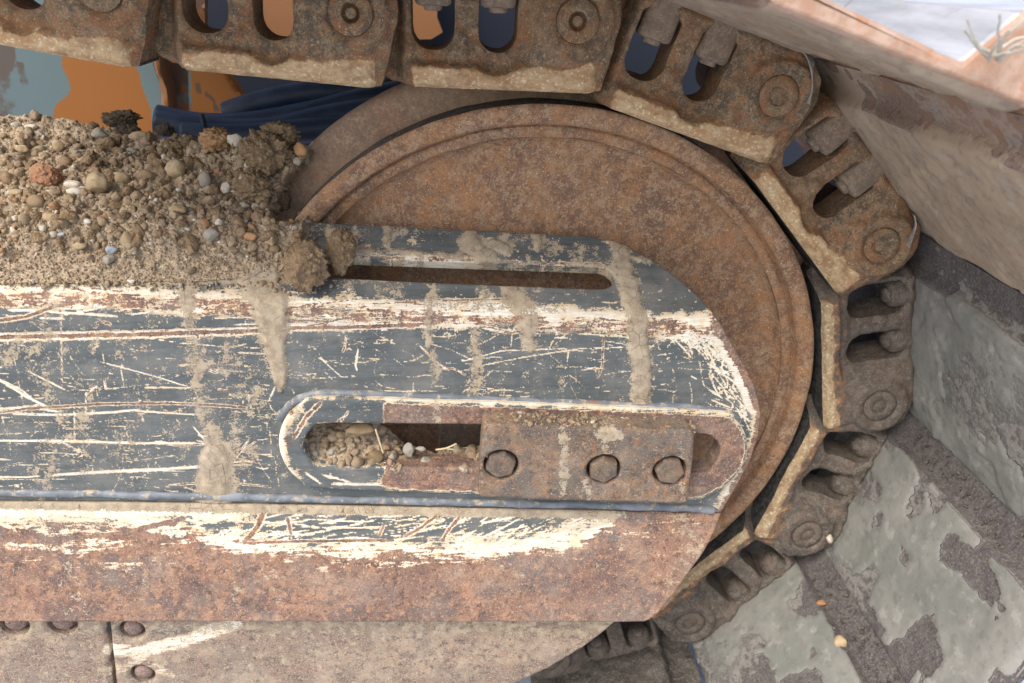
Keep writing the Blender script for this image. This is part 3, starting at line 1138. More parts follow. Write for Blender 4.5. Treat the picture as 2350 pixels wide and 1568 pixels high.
def shell_attr(P, X, d):
    D = pj(X)
    x, y = D[:, 0], D[:, 1]
    k = np.ones(len(D)) * 1.14
    p = np.ones(len(D)) * 1.1
    # chipped fold
    fold = [(-60, 678), (200, 682), (420, 690), (800, 712), (1150, 728), (1400, 742), (1655, 752)]
    b = band(D, fold, 46, 46, .35, 10, 2)
    lf = ss(700, 500, x)
    k = k - b * (1.0 - .12 * ss(900, 1000, x) * ss(1400, 1300, x))
    core = band(D, [(q[0], q[1] + 8) for q in fold], 28, 28, .25, 12, 3)
    p = p - core * (.62 + .25 * (fbm(np.c_[x * .3, y], .02, 3, 8) - .5))
    k = k - .30 * band(D, [(820, 690), (1100, 700), (1300, 712)], 34, 34, .3)
    # right edge rubbed to primer and bare rust
    e, _ = segdist(D, EDGE_R)
    k = k - 1.05 * ss(46, 10, e + 14 * (fbm(D, .05, 3, 5) - .5)) * ss(700, 745, y)
    p = p - .95 * ss(22, 4, e + 8 * (fbm(D, .06, 3, 6) - .5)) * ss(690, 740, y)
    k = k - 1.0 * band(D, [(1640, 752), (1690, 830), (1725, 930)], 40, 26, .3)
    p = p - .7 * band(D, [(1655, 755), (1700, 840), (1738, 930)], 24, 14, .3)
    # streaky scuffing over the left half
    k = k - .22 * fbm(np.c_[x * .25, y], .06, 4, 11) * ss(700, 600, y * 0 + x)
    k = k + .12 - .34 * ss(.56, .68, fbm(np.c_[x * .6, y], .02, 4, 12))
    k = k - .28 * ss(900, 740, y) * ss(660, 800, x) * ss(1650, 1500, x) * ss(.5, .62, fbm(D, .025, 3, 13))
    # slot lip worn
    lip = segdist(D, [(740, 586), (1375, 608), (1405, 622)])[0]
    k = k - .75 * ss(14, 3, lip)
    p = p - .5 * ss(8, 1, lip)
    k = k - .35 * ss(7, 1, segdist(D, [(450, 495), (1360, 540), (1510, 600), (1640, 725)])[0])
    spk = fbm(D, .16, 3, 51)
    k = k - .9 * ss(.66, .74, spk) * ss(.42, .6, fbm(D, .012, 3, 52))
    p = p - .9 * ss(.72, .78, spk) * ss(.5, .62, fbm(D, .010, 3, 53))
    scratch(D, k, p, SCR)
    m = muds(D, MUDS, np.zeros(len(D)))
    m = np.maximum(m, .95 * ss(665, 640, y) * ss(760, 640, x))
    m = m + .22 * ss(.5, .68, fbm(np.c_[x, y * .18], .022, 4, 54)) * ss(720, 780, y)
    m = m + .30 * ss(.48, .66, fbm(np.c_[D[:, 0] + .5 * D[:, 1], D[:, 1] * .5], .016, 4, 15)) * (.4 + .6 * ss(760, 650, x)) + .06 * ss(760, 650, x)
    m = m + .5 * ss(720, 650, y) * ss(700, 800, x) * ss(.45, .62, fbm(D, .03, 4, 16)) * ss(1500, 1350, x)
    return {'k': k, 'p': p, 'm': m}


def shell_relief(P, d):
    D = pj(shell_map(P, np.zeros(len(P))))
    m = muds(D, [q for q in MUDS if q[3] > .6], np.zeros(len(D)))
    gr = segdist(D, [(-60, 772), (300, 766), (620, 757)])[0]
    return .0032 * ss(.35, .95, m) * (.7 + .6 * fbm(D, .04, 2, 2)) + .002 * (fbm(P, 6, 3, 1) - .5) - .0012 * ss(13, 6, gr)


frame = empty("undercarriage_beam", O1, "scratched black painted track frame with chipped white primer, rust and dried mud", "undercarriage")


def to_root(o, root):
    """keep world position when parented to a moved root"""
    o.matrix_parent_inverse = Matrix.Translation(-Vector(root.location))
    return o


out_dp = [(-70, 1150), (300, 1152), (800, 1160), (1300, 1170)] + [(1655, 1178), (1690, 1120), (1722, 1060), (1742, 1000), (1748, 950), (1735, 890), (1705, 830), (1672, 775), (1642, 725), (1610, 685), (1560, 640), (1510, 602), (1450, 571), (1400, 552), (1360, 541), (1200, 533), (900, 517), (450, 495), (-70, 469)]
slot_dp = [(735, 587), (1000, 597), (1375, 611), (1393, 616), (1407, 627), (1412, 640), (1406, 652), (1392, 660), (1370, 662), (1000, 647), (735, 634)]
hole_dp = smooth_poly([(760, 962), (1000, 966), (1400, 985), (1640, 994), (1672, 1030), (1640, 1092), (1400, 1088), (1000, 1084), (760, 1080), (715, 1062), (690, 1020), (715, 980)], 3)
o = sheet("side_plate", shell_ab(out_dp), [shell_ab(slot_dp), shell_ab(hole_dp)], .0016, shell_map, M_frame, .018, shell_relief, shell_attr, frame, .003)
to_root(o, frame)


def side_map(h0=0.0):
    def f(P, h):
        return O1 + EU[None] * P[:, :1] + EV[None] * P[:, 1:2] + EN[None] * (np.asarray(h)[:, None] + h0)
    return f


def side_ab(xy, h0=0.0):
    a, b = plane_ab(np.atleast_2d(np.asarray(xy, float)), O1 + EN * h0, EU, EV)
    return np.c_[a, b]


# guide ring around the long slot
HR = .013
ring_out = smooth_poly([(735, 914), (690, 930), (655, 962), (640, 1002), (643, 1042), (662, 1080), (692, 1107), (730, 1121), (1000, 1133), (1300, 1143), (1560, 1150), (1630, 1138), (1685, 1098), (1714, 1050), (1712, 1000), (1688, 965), (1645, 948), (1300, 932), (1000, 922)], 4)
ring_in = smooth_poly([(745, 973), (900, 974), (1104, 976), (1400, 985), (1600, 996), (1640, 1008), (1655, 1034), (1640, 1066), (1600, 1088), (1400, 1082), (1104, 1076), (900, 1074), (745, 1072), (712, 1056), (694, 1022), (712, 988)], 4)


def ring_attr(P, X, d):
    D = pj(X)
    x, y = D[:, 0], D[:, 1]
    rub = ss(872, 892, x + 10 * (fbm(D, .08, 3, 1) - .5))
    eo = segdist(D, np.r_[ring_out, ring_out[:1]])[0]
    k = 1.05 - 1.3 * rub * ss(6, 12, eo) - .4 * rub
    p = 1.05 - 1.25 * rub * ss(4, 14, eo)
    k = k - .72 * ss(30, 6, eo + 16 * (fbm(D, .05, 3, 2) - .5)) * ss(720, 680, x)
    p = p - .7 * ss(700, 660, x) * ss(.5, .6, fbm(D, .03, 3, 3))
    k = k - .5 * ss(5, 1, d * 1700) - .25 * ss(.5, .65, fbm(D, .03, 3, 4))
    scr = [(np.array([(735, 925), (700, 960), (672, 1010)]), 7, 2.3), (np.array([(800, 945), (785, 962), (775, 970)]), 4, 2.4), (np.array([(1050, 1120), (880, 1112), (760, 1110)]), 3, 1.6),
           (np.array([(740, 1090), (800, 1105)]), 2.5, 1.5), (np.array([(700, 1085), (740, 1112)]), 3, 1.5)]
    scratch(D, k, p, scr)
    m = muds(D, [([(1000, 930), (1005, 970)], 14, 12, .6), ([(930, 1085), (940, 1115)], 10, 8, .3), ([(1660, 960), (1690, 1000)], 16, 16, .4), ([(680, 940), (660, 990)], 20, 14, .5)], np.zeros(len(D)))
    return {'k': k, 'p': p, 'm': m}


o = sheet("guide_ring", side_ab(ring_out, HR), [side_ab(ring_in, HR)], .0026, side_map(HR), M_frame, .034, None, ring_attr, frame, .003)
to_root(o, frame)


def surf_path(dps, h0, k=24):
    q = side_ab(smooth_poly(dps, k, False), 0)
    return O1 + EU[None] * q[:, :1] + EV[None] * q[:, 1:2] + EN[None] * h0


for dps, r_ in (([(-70, 1130), (200, 1133), (500, 1139), (900, 1149), (1300, 1158), (1560, 1166), (1646, 1171)], .0056),
                ([(640, 960), (668, 928), (710, 908), (800, 903), (1000, 912), (1300, 925), (1600, 938), (1670, 950), (1700, 975)], .0056)):
    pth = surf_path(dps, -.0008)
    rr = r_ * (.85 + .5 * fbm(pth, 40, 3, 3))
    rr = rr * np.interp(np.arange(len(rr)), [0, len(rr) - 7, len(rr) - 1], [1, 1, .35])
    o = tube("weld_bead", pth, rr, M_weld, frame, 12, .005, 3)
    to_root(o, frame)

# skirt plate under the weld
QB0 = at(800, 1160, YS - .004)
SK_B = at(800, 1427, YS - .055)
sk_v = -(SK_B - QB0)
sk_v = sk_v - EU * (sk_v @ EU)
ESK = sk_v / np.linalg.norm(sk_v)
NSK = np.cross(EU, ESK)


def skirt_ab(xy):
    a, b = plane_ab(np.atleast_2d(np.asarray(xy, float)), QB0, EU, ESK)
    return np.c_[a, b]


def skirt_map(P, h):
    return QB0 + EU[None] * P[:, :1] + ESK[None] * P[:, 1:2] + NSK[None] * np.asarray(h)[:, None]


SKS = []
for _ in range(460):
    x, y = r_s.uniform(380, 1450), r_s.uniform(1165, 1305)
    ln = r_s.exponential(45) + 12
    a_ = -.12 - .25 * ss(700, 1400, np.array([x]))[0] + r_s.normal(0, .14)
    SKS.append((np.array([(x - math.cos(a_) * ln / 2, y - math.sin(a_) * ln / 2), (x, y + 1), (x + math.cos(a_) * ln / 2, y + math.sin(a_) * ln / 2)]), r_s.choice([1.0, 1.5, 2.4]), r_s.choice([.9, 1.2, 1.5])))
for L_, w_, dp_ in [([(-60, 1240), (120, 1238), (280, 1225), (420, 1190)], 9, 3), ([(610, 1165), (590, 1210), (560, 1245)], 9, 3), ([(560, 1246), (700, 1242), (900, 1240)], 5, 3), ([(660, 1190), (668, 1225)], 5, 2.6),
                    ([(1000, 1185), (960, 1215), (930, 1230)], 6, 2.5), ([(1060, 1180), (1030, 1215), (1015, 1240)], 6, 2.5), ([(1170, 1270), (1190, 1300), (1185, 1320)], 4, 2.5), ([(430, 1225), (440, 1240)], 6, 3), ([(870, 1230), (880, 1205)], 5, 2.5)]:
    SKS.append((np.array(L_, float), w_, dp_))


def skirt_attr(P, X, d):
    D = pj(X)
    x, y = D[:, 0], D[:, 1]
    st = fbm(np.c_[x * .12, y], .06, 4, 21) - .5
    # primer zone: a band below the weld, sagging to the middle and running out at the right
    low = np.interp(x, [-60, 150, 420, 520, 700, 1000, 1200, 1330, 1420, 1480], [1226, 1232, 1236, 1274, 1276, 1290, 1280, 1258, 1205, 1140])
    p = .5 + (low - y) / 34 + 1.0 * st
    p = p - .9 * ss(1164, 1156, y) * ss(1500, 200, x) - .5 * ss(1350, 1480, x)
    p = np.maximum(p, .20 + .9 * (fbm(np.c_[x * .15, y], .05, 3, 22) - .52) + .35 * ss(1340, 1260, y) - .4 * ss(1290, 1350, y) - .3 * ss(1000, 1300, x))
    # black left between x 560 and 1430
    cen = np.interp(x, [520, 700, 1000, 1250, 1430], [1205, 1205, 1210, 1190, 1170])
    hw = np.interp(x, [400, 540, 620, 1000, 1250, 1430, 1500], [0, 10, 34, 32, 28, 10, 0])
    k = .5 + (hw - np.abs(y - cen)) / 34 * .9 + 1.0 * (fbm(np.c_[x * .2, y], .08, 4, 23) - .5)
    k = np.where(hw < 1, np.minimum(k, .18 + .7 * (fbm(np.c_[x * .2, y], .09, 4, 24) - .42) * ss(1240, 1180, y)), k)
    p = p - .75 * ss(.52, .66, fbm(np.c_[x * .22, y], .07, 4, 26)) - .3 * ss(.5, .6, fbm(np.c_[x * .06, y], .11, 3, 27))
    k = np.maximum(k, .62 * ss(.60, .70, fbm(np.c_[x * .35, y], .13, 3, 28)) * ss(1250, 1225, y) * ss(1440, 1400, x))
    scratch(D, k, p, SKS)
    m = .9 * ss(26, 12, y - 1150 - .0165 * x) * ss(1500, 1350, x) + muds(D, [([(520, 1270), (545, 1330), (530, 1420)], 26, 24, .42), ([(610, 1290), (640, 1370)], 18, 18, .34), ([(1565, 1190), (1590, 1260), (1530, 1340)], 26, 30, .5), ([(150, 1300), (190, 1420)], 40, 40, .36), ([(360, 1280), (330, 1380)], 26, 26, .3), ([(1190, 1320), (1180, 1420)], 20, 20, .3)], np.zeros(len(D)))
    return {'k': np.clip(k, -.4, 1.1), 'p': np.clip(p, -.4, 1.0), 'm': m}


sk_dp = [(-70, 1428), (500, 1428), (1000, 1428), (1400, 1429)] + smooth_poly([(1478, 1428), (1502, 1416), (1530, 1385), (1560, 1345), (1588, 1305), (1615, 1268), (1640, 1220), (1652, 1188)], 3, False).tolist() + [(1655, 1180), (1300, 1172), (800, 1162), (300, 1154), (-70, 1152)]
o = sheet("skirt_plate", skirt_ab(sk_dp), [], .0019, skirt_map, M_frame, .016, lambda P, d: .003 * (fbm(P, 7, 3, 5) - .5) + .0012 * (fbm(P, 60, 3, 6) - .5), skirt_attr, frame, .0025)
to_root(o, frame)

# dark steel inside the frame, behind the slots
def box(name, c, ex, mat, parent=None, rot=None):
    c, ex = np.asarray(c, float), np.asarray(ex, float)
    V = [c + (EU * x * ex[0] + np.array([0, 1.0, 0]) * y * ex[1] + EV * z * ex[2]) for x in (-1, 1) for y in (-1, 1) for z in (-1, 1)]
    Fs = [(0, 1, 3, 2), (4, 6, 7, 5), (0, 4, 5, 1), (2, 3, 7, 6), (0, 2, 6, 4), (1, 5, 7, 3)]
    o = mk(name, V, Fs, mat, parent, smooth=False)
    m_ = o.modifiers.new("soft", 'BEVEL')
    m_.width = .002
    return o


# slider block riding in the slot, keeper plate bolted on it
keep = empty("keeper_plate", at(1340, 1070, YS - .05), "rusty steel keeper plate with three sunken hex bolts, over the long slot", "keeper plate")
KH = .046
k_out = smooth_poly([(1109, 982), (1117, 975), (1350, 982), (1586, 990), (1596, 998), (1590, 1075), (1580, 1150), (1573, 1158), (1340, 1152), (1105, 1144), (1098, 1136), (1103, 1060)], 1)
BOLT = [(1150, 1069), (1386, 1079), (1538, 1083)]
kab = side_ab(k_out, KH)
bab = side_ab(BOLT, KH)
holes = [arc(q[0], q[1], .0238, 0, 345, 23) for q in bab]


def k_attr(P, X, d):
    D = pj(X)
    m = .12 + muds(D, [([(1292, 985), (1296, 1060), (1292, 1150)], 13, 11, .6), ([(1390, 998), (1420, 1000)], 20, 18, .95), ([(1392, 1010), (1390, 1050)], 16, 12, .6), ([(1345, 1100), (1352, 1150)], 9, 8, .5), ([(1560, 1010), (1565, 1140)], 10, 10, .35)], np.zeros(len(D)))
    return {'m': m, 'k': np.full(len(P), -.6), 'p': np.full(len(P), -.6)}


o = sheet("plate", kab, holes, .003, side_map(KH), M_kplate, .042, lambda P, d: .0026 * (fbm(P, 34, 4, 1) - .5), k_attr, keep, .0045)
to_root(o, keep)
for n_, q in enumerate(bab):
    c = O1 + EU * q[0] + EV * q[1] + EN * (KH - .0095)
    V, Fs = [], []
    nn = 6
    a0 = .3 + n_ * .35
    lev = [(.0212, -.004), (.0212, .0095), (.0192, .0118), (.0105, .0122), (.0001, .0110)]
    for (r_, h_) in lev:
        for k_ in range(nn):
            t_ = a0 + 2 * math.pi * k_ / nn
            V.append(c + EU * r_ * math.cos(t_) + EV * r_ * math.sin(t_) + EN * h_)
    for l_ in range(len(lev) - 1):
        for k_ in range(nn):
            j_ = (k_ + 1) % nn
            Fs.append((l_ * nn + k_, l_ * nn + j_, (l_ + 1) * nn + j_, (l_ + 1) * nn + k_))
    b = to_root(mk("bolt", np.array(V) + .0016 * (np.c_[fbm(V, 50, 2, n_), fbm(V, 50, 2, n_ + 3), fbm(V, 50, 2, n_ + 6)] - .5), Fs, M_keeper, keep, smooth=False), keep)
    md = b.modifiers.new("soft", 'BEVEL')
    md.width = .0012
    md.segments = 2
    w_ = lathe("washer", [(.0236, -.012), (.0236, .0), (.0226, .0012), (.0001, .0012)], c + EN * .0062, EN, M_keeper, 32, b, .001, n_)
    w_.matrix_parent_inverse = b.matrix_parent_inverse

blk = empty("slider_block", at(1300, 1030, .0), "dark rusty slider block inside the slot behind the keeper plate", "slider block")
c_ = O1 + EU * side_ab([(1330, 1040)])[0, 0] + EV * side_ab([(1330, 1020)])[0, 1]
o = to_root(box("block", c_ - EN * .125, (.2, .03, .075), M_keeper, blk), blk)

# ------------------------------------------------------------------ lower guards below the frame
YG = -.128
GO = at(800, 1440, YG)


def guard_ab(xy):
    a, b = plane_ab(np.atleast_2d(np.asarray(xy, float)), GO, EU, EV)
    return np.c_[a, b]


def guard_map(P, h):
    return GO + EU[None] * P[:, :1] + EV[None] * P[:, 1:2] + EN[None] * np.asarray(h)[:, None]


def guard_attr(P, X, d):
    D = pj(X)
    x, y = D[:, 0], D[:, 1]
    k = -.2 + .95 * ss(330, 300, x) * ss(1500, 1450, y) * 0
    k = k + .75 * band(D, [(260, 1440), (320, 1445), (430, 1445)], 34, 26, .3) + .6 * band(D, [(280, 1560), (330, 1560), (380, 1558)], 26, 20, .3) + .3 * band(D, [(240, 1440), (240, 1560)], 18)
    p = -.1 + 1.0 * band(D, [(250, 1490), (320, 1495), (420, 1470), (540, 1432)], 24, 26, .3) + .6 * band(D, [(250, 1540), (330, 1520), (400, 1555)], 20, 20, .3) + .25 * ss(1450, 1434, y)  # primer streaks, plus the lit top edge painted in
    m = .30 + .25 * ss(1470, 1436, y) + .15 * (fbm(D, .02, 3, 3) - .5)  # mud, raised along the top to paint the same highlight
    return {'k': k, 'p': p, 'm': m}


def m_guard():
    return M_frame


for nm, outl, lab, bolts in (
    ("roller_guard", [(-80, 1395), (238, 1395), (262, 1620), (-80, 1620)], "short rusty guard plate left of the dark seam under the track frame", [(30, 1436, .022), (140, 1434, .022)]),
    ("roller_guard", [(247, 1395), (1440, 1395)] + smooth_poly([(1412, 1428), (1380, 1458), (1330, 1492), (1270, 1528), (1215, 1556), (1150, 1582)], 3, False).tolist() + [(1000, 1620), (272, 1620)], "long pinkish guard plate right of the dark seam, curved at its tip", [(302, 1448, .019), (326, 1550, .019)])):
    g = empty(nm, GO, lab, "guard plate", "guard plates below the track frame")
    pads = []
    hl = []
    for (bx_, by_, br) in bolts:
        q = guard_ab([(bx_, by_)])[0]
        hl.append(arc(q[0], q[1], br, 0, 345, 23))
        pads.append((q, br))
    o = to_root(sheet("plate", guard_ab(outl), hl, .004, guard_map, M_gplate, .02, lambda P, d: .004 * (fbm(P, 30, 4, 4) - .5), guard_attr, g, .004), g)
    for (q, br) in pads:
        c = GO + EU * q[0] + EV * q[1] - EN * .0165
        bo = to_root(lathe("bolt", [(br * 1.02, -.01), (br * 1.02, .0), (br * .74, .001), (br * .70, .009), (br * .62, .012), (.0001, .012)], c, EN, M_guard, 24, g, .003, int(abs(q[0]) * 100)), g)

# ------------------------------------------------------------------ machine body seen through the gap above the soil
body = empty("machine_body", at(200, 230, .5), "orange painted machine body in the gap behind the soil, paint flaked to grey blue primer", "machine body")


def flat_map(Y, tilt=0.0):
    def f(P, h):
        return np.c_[P[:, 0], Y + P[:, 1] * tilt - np.asarray(h), P[:, 1]]
    return f


def dp_xz(xy, Y):
    q = ats(xy, Y)
    return q[:, [0, 2]]


def body_attr(P, X, d):
    D = pj(X)
    x, y = D[:, 0], D[:, 1]
    lim = np.interp(y, [80, 150, 190, 215, 240, 300], [138, 142, 156, 160, 130, 100])
    prim = .5 + (lim - x) / 60
    lim2 = np.interp(y, [140, 200, 250, 300], [306, 330, 346, 352])
    prim = np.maximum(prim, .5 + (x - lim2) / 40)
    dirt = .75 * ss(50, 10, x) * ss(200, 120, y) + .5 * ss(60, 20, x) + .55 * band(D, [(50, 150), (58, 190)], 14) + .3 * ss(120, 60, y)
    return {'prim': prim, 'dirt': dirt}


o = to_root(sheet("body_panel", dp_xz([(-120, -60), (352, -60), (352, 150), (366, 190), (374, 240), (378, 330), (378, 420), (-120, 420)], .5), [], .006, flat_map(.5), M_orange, .02, None, body_attr, body), body)
one = lambda P, X, d: {'prim': np.zeros(len(P)), 'dirt': .1 + .3 * fbm(P, 30, 3, 2)}
o = to_root(sheet("rib", dp_xz(smooth_poly([(340, 60), (352, 150), (362, 180), (368, 220), (372, 262), (374, 330), (388, 330), (386, 262), (380, 205), (366, 165), (360, 60)], 2), .44), [], .006, flat_map(.44), M_tan, .05, None, one, body, .004), body)
dk = lambda P, X, d: {'prim': .45 + 0 * P[:, 0], 'dirt': .5 + .5 * (fbm(P, 25, 3, 5) - .3)}
o = to_root(sheet("inner_panel", dp_xz([(360, -60), (470, -60), (470, 420), (370, 420)], .56), [], .006, flat_map(.56), M_orange, .02, None, dk, body), body)
br = lambda P, X, d: {'prim': .85 * ss(8, 2, np.abs(pj(X)[:, 0] - 434)), 'dirt': .15 + .7 * band(pj(X), [(452, 190), (458, 215)], 5) + .7 * band(pj(X), [(472, 215), (490, 232), (497, 252)], 5)}
o = to_root(sheet("bracket", dp_xz([(428, 100), (502, 140), (560, 232), (566, 300), (434, 300)], .47), [], .005, flat_map(.47), M_orange, .03, None, br, body, .003), body)
zero = lambda P, X, d: {'prim': .2 * fbm(P, 8, 3, 1), 'dirt': .2 * fbm(P, 10, 3, 2)}
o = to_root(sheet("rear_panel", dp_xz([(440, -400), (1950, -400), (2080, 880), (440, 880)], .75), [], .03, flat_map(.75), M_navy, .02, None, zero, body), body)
o = to_root(sheet("cab_panel", dp_xz([(598, -160), (1008, -160), (1003, 40), (1016, 74), (990, 90), (598, 96)], .66), [], .01, flat_map(.66), M_tan, .02, None, one, body), body)

hs = empty("hydraulic_hoses", at(600, 270, .3), "bundle of dark blue hydraulic hoses behind the soil pile", "hose")
for pts, r_, Y in ((([(360, 268), (450, 285), (560, 285), (700, 262), (820, 232), (960, 205)]), .020, .33), (([(360, 285), (480, 300), (620, 300), (760, 270), (900, 250), (1000, 235)]), .022, .30),
                   (([(520, 262), (600, 235), (700, 214), (800, 208), (960, 200)]), .020, .36), (([(420, 310), (560, 312), (700, 300), (800, 290), (900, 280)]), .02, .28)):
    pth = smooth_poly(pts, 10, False)
    to_root(tube("hose", ats(pth, Y), r_, M_hose, hs, 16), hs)
hb = ats(smooth_poly([(462, 262), (468, 285), (470, 310)], 6, False), .272)
to_root(tube("cable_tie", hb, .004, M_navy, hs, 8), hs)

# ------------------------------------------------------------------ soil heap on the frame
top_edge = np.array([(-60, 258), (0, 262), (60, 258), (90, 252), (130, 262), (180, 268), (240, 280), (300, 290), (380, 294), (440, 300), (480, 312), (540, 318), (600, 312), (660, 315), (715, 330)], float)
bot_x = [-60, 0, 200, 400, 560, 640, 690, 715]
bot_y = [650, 650, 648, 646, 640, 640, 600, 520]
NX, NY = 420, 220
gu = np.linspace(-60, 705, NX)
gt = np.linspace(0, 1, NY)
top_edge[:, 1] += 15
ty = np.interp(gu, top_edge[:, 0], top_edge[:, 1])
by = np.interp(gu, bot_x, bot_y)
SS_, TT = np.meshgrid(np.linspace(0, 1, NX), gt, indexing='ij')
xr = np.interp(645 - 345 * gt, [300, 325, 345, 390, 430, 470, 497, 515, 545, 580, 610, 648], [728, 728, 712, 676, 650, 636, 634, 676, 716, 716, 690, 640])
XX = -60 + SS_ * (xr[None, :] + 60)
tyf = np.interp(XX, top_edge[:, 0], top_edge[:, 1])
byf = np.interp(XX, bot_x, bot_y) + 14 * (fbm(np.c_[XX.ravel(), 0 * XX.ravel()], .03, 4, 31).reshape(XX.shape) - .5)
YYd = byf + (tyf - byf) * TT
yb = np.interp(gu, [-60, 500, 640, 705], [-.097, -.097, -.09, -.03])
yf = np.interp(gu, [-60, 300, 560, 705], [.27, .22, .13, .075])
_a, _c = plane_ab(np.c_[XX.ravel(), YYd.ravel()], O1, EU, ET)
plY = (O1[1] + ET[1] * _c).reshape(XX.shape)
plY = np.minimum(plY, .03)
q_ = ss(0, 1, (650 - YYd) / 150)
lowY = plY - .002 - .020 * q_
gs_ = np.interp(XX, [-60, 450, 560, 705], [455, 482, 500, 505])
g_ = np.clip((gs_ - YYd) / (gs_ - tyf), 0, 1)
yff = np.interp(XX, [-60, 300, 560, 730], [.27, .22, .13, .07])
plY = np.minimum(plY, .03)
low530 = np.minimum(lowY, .006)
DEP = low530 * (1 - g_) + yff * g_
_pad = np.pad(DEP, ((0, 0), (24, 24)), mode='edge')
_cs = np.cumsum(np.pad(_pad, ((0, 0), (1, 0))), 1)
_sm = (_cs[:, 49:] - _cs[:, :-49]) / 49
_w = ss(0, .12, TT) * ss(1, .95, TT)
DEP = DEP * (1 - _w) + _sm * _w
DEP = DEP + .05 * ss(.955, 1.0, SS_) ** 2 * ss(0, .02, TT)
SX = ats(np.c_[XX.ravel(), YYd.ravel()], DEP.ravel())
rough_ = ss(0, .10, TT.ravel())
nrm = np.array([0, -.55, .83])
disp = (.030 * (fbm(SX, 14, 4, 1) - .5) + .024 * (fbm(SX, 45, 3, 2) - .5)) * rough_ * ss(.05, .5, TT.ravel() + .12) + .013 * (fbm(SX, 110, 3, 3) - .5) * rough_ + .003 * (fbm(SX, 300, 2, 4) - .5)
SXd = SX + nrm[None] * disp[:, None]
Fs = []
for a in range(NX - 1):
    for b_ in range(NY - 1):
        k_ = a * NY + b_
        Fs.append((k_, k_ + NY, k_ + NY + 1, k_ + 1))
soil = mk("soil_heap", SXd, Fs, M_soil)
tag(soil, "heap of dry brown gravelly soil lying on the track frame at left", "soil", kind='stuff')
soilP = SXd.reshape(NX, NY, 3)


def soil_at(x, y):
    """surface point under picture position"""
    k = np.argmin((XX - x) ** 2 + (YYd - y) ** 2)
    return SXd[k]


ICO = {}


def ico(sub):
    if sub not in ICO:
        import bmesh
        bm = bmesh.new()
        bmesh.ops.create_icosphere(bm, subdivisions=sub, radius=1)
        ICO[sub] = (np.array([v.co[:] for v in bm.verts]), [tuple(v.index for v in f.verts) for f in bm.faces])
        bm.free()
    return ICO[sub]


def rock_shape(sub, seed, ang_=.5, lump=.35):
    V, Fc = ico(sub)
    r = np.random.default_rng(seed)
    V = V.copy()
    for _ in range(int(5 + 6 * ang_)):             # chop facets
        n = r.normal(size=3)
        n /= np.linalg.norm(n)
        d = r.uniform(.55, .92)
        k = V @ n - d
        V = V - np.where(k > 0, k, 0)[:, None] * n * (.85 * ang_ + .1)
    V = V * (1 + lump * (fbm(V, 1.7, 3, seed % 97) - .5))[:, None]
    return V, Fc


def rotm(r):
    q = r.normal(size=4)
    q /= np.linalg.norm(q)
    w_, x, y, z = q
    return np.array([[1 - 2 * (y * y + z * z), 2 * (x * y - z * w_), 2 * (x * z + y * w_)], [2 * (x * y + z * w_), 1 - 2 * (x * x + z * z), 2 * (y * z - x * w_)], [2 * (x * z - y * w_), 2 * (y * z + x * w_), 1 - 2 * (x * x + y * y)]])


def pebble_field(name, spots, label, cat, mat=M_peb):
    """many small pebbles as one stuff mesh: spots = list of (pos, radius)"""
    VV, FF, TO = [], [], []
    r = np.random.default_rng(5)
    shapes = []
    for q in range(20):
        V, Fc = rock_shape(3 if q < 10 else (2 if q < 14 else 1), 100 + q, r.uniform(.5, 1.1), .5)
        if q % 2 and q < 14:
            V = V * (1 + .55 * (fbm(V, 2.6, 4, q) - .5) + .3 * (fbm(V, 7, 3, q + 3) - .5))[:, None]
        shapes.append((V, Fc))
    n = 0
    for pos, rad in spots:
        V, Fc = shapes[r.integers(10) if rad > .0062 else (10 + r.integers(4) if rad > .003 else 14 + r.integers(6))]
        R = rotm(r)
        sc3 = rad * np.array([1, r.uniform(.6, 1), r.uniform(.5, .9)])
        VV.append((V * sc3) @ R.T + pos)
        FF += [(a + n, b + n, c + n) for a, b, c in Fc]
        TO.append(np.full(len(V), r.beta(1.6, 1.5) if rad < .004 else r.beta(1.8, 1.8)))
        n += len(V)
    o = mk(name, np.concatenate(VV), FF, mat, None, {'tone': np.concatenate(TO)})
    return tag(o, label, cat, kind='stuff')


spots = []
lumps = []
r_p = np.random.default_rng(9)
for _ in range(3900):
    i = r_p.integers(2, NX - 1)
    t = r_p.random()
    dens = ss(.02, .35, np.array([t]))[0] * .85 + .15
    if r_p.random() > dens:
        continue
    big = ss(.1, .45, np.array([t]))[0]
    rad = min(.0012 + r_p.exponential(.0010 + .0011 * big), .0085)
    p_ = soilP[i, int(t * (NY - 1))]
    spots.append((p_ + nrm * rad * r_p.uniform(-.2, .45), rad))
for _ in range(120):                       # crumbly lumps
    i = r_p.integers(2, NX - 12)
    t = r_p.uniform(.25, 1)
    rad = r_p.uniform(.0065, .0135)
    p_ = soilP[i, min(NY - 1, int(t * (NY - 1)))]
    lumps.append((p_ + nrm * rad * r_p.uniform(-.2, .3), rad))
for _ in range(4200):                      # fine crumbs low on the slope
    i = r_p.integers(2, NX - 1)
    t = r_p.random() ** 1.3
    rad = r_p.uniform(.0008, .0022)
    p_ = soilP[i, int(t * (NY - 1))]
    spots.append((p_ + nrm * rad * r_p.uniform(-.1, .5), rad))
for _ in range(520):
    x_ = r_p.choice([r_p.uniform(0, 690), 600 + abs(r_p.normal(0, 110))], p=[.55, .45])
    y_ = 652 + abs(r_p.normal(0, 9)) if x_ < 640 else r_p.uniform(505, 680)
    if 735 < x_ and 575 < y_ < 650 or x_ > 900:
        continue
    rad = min(.0007 + r_p.exponential(.0009), .005)
    spots.append((shell_map(shell_ab([(x_, y_)]), np.array([rad * .6 + .001]))[0], rad))
pebble_field("soil_crumbs", lumps, "crumbly lumps of the same brown soil on the heap", "soil", M_clod)
pebble_field("soil_gravel", spots, "small loose pebbles and crumbs spread over the brown soil heap", "gravel")

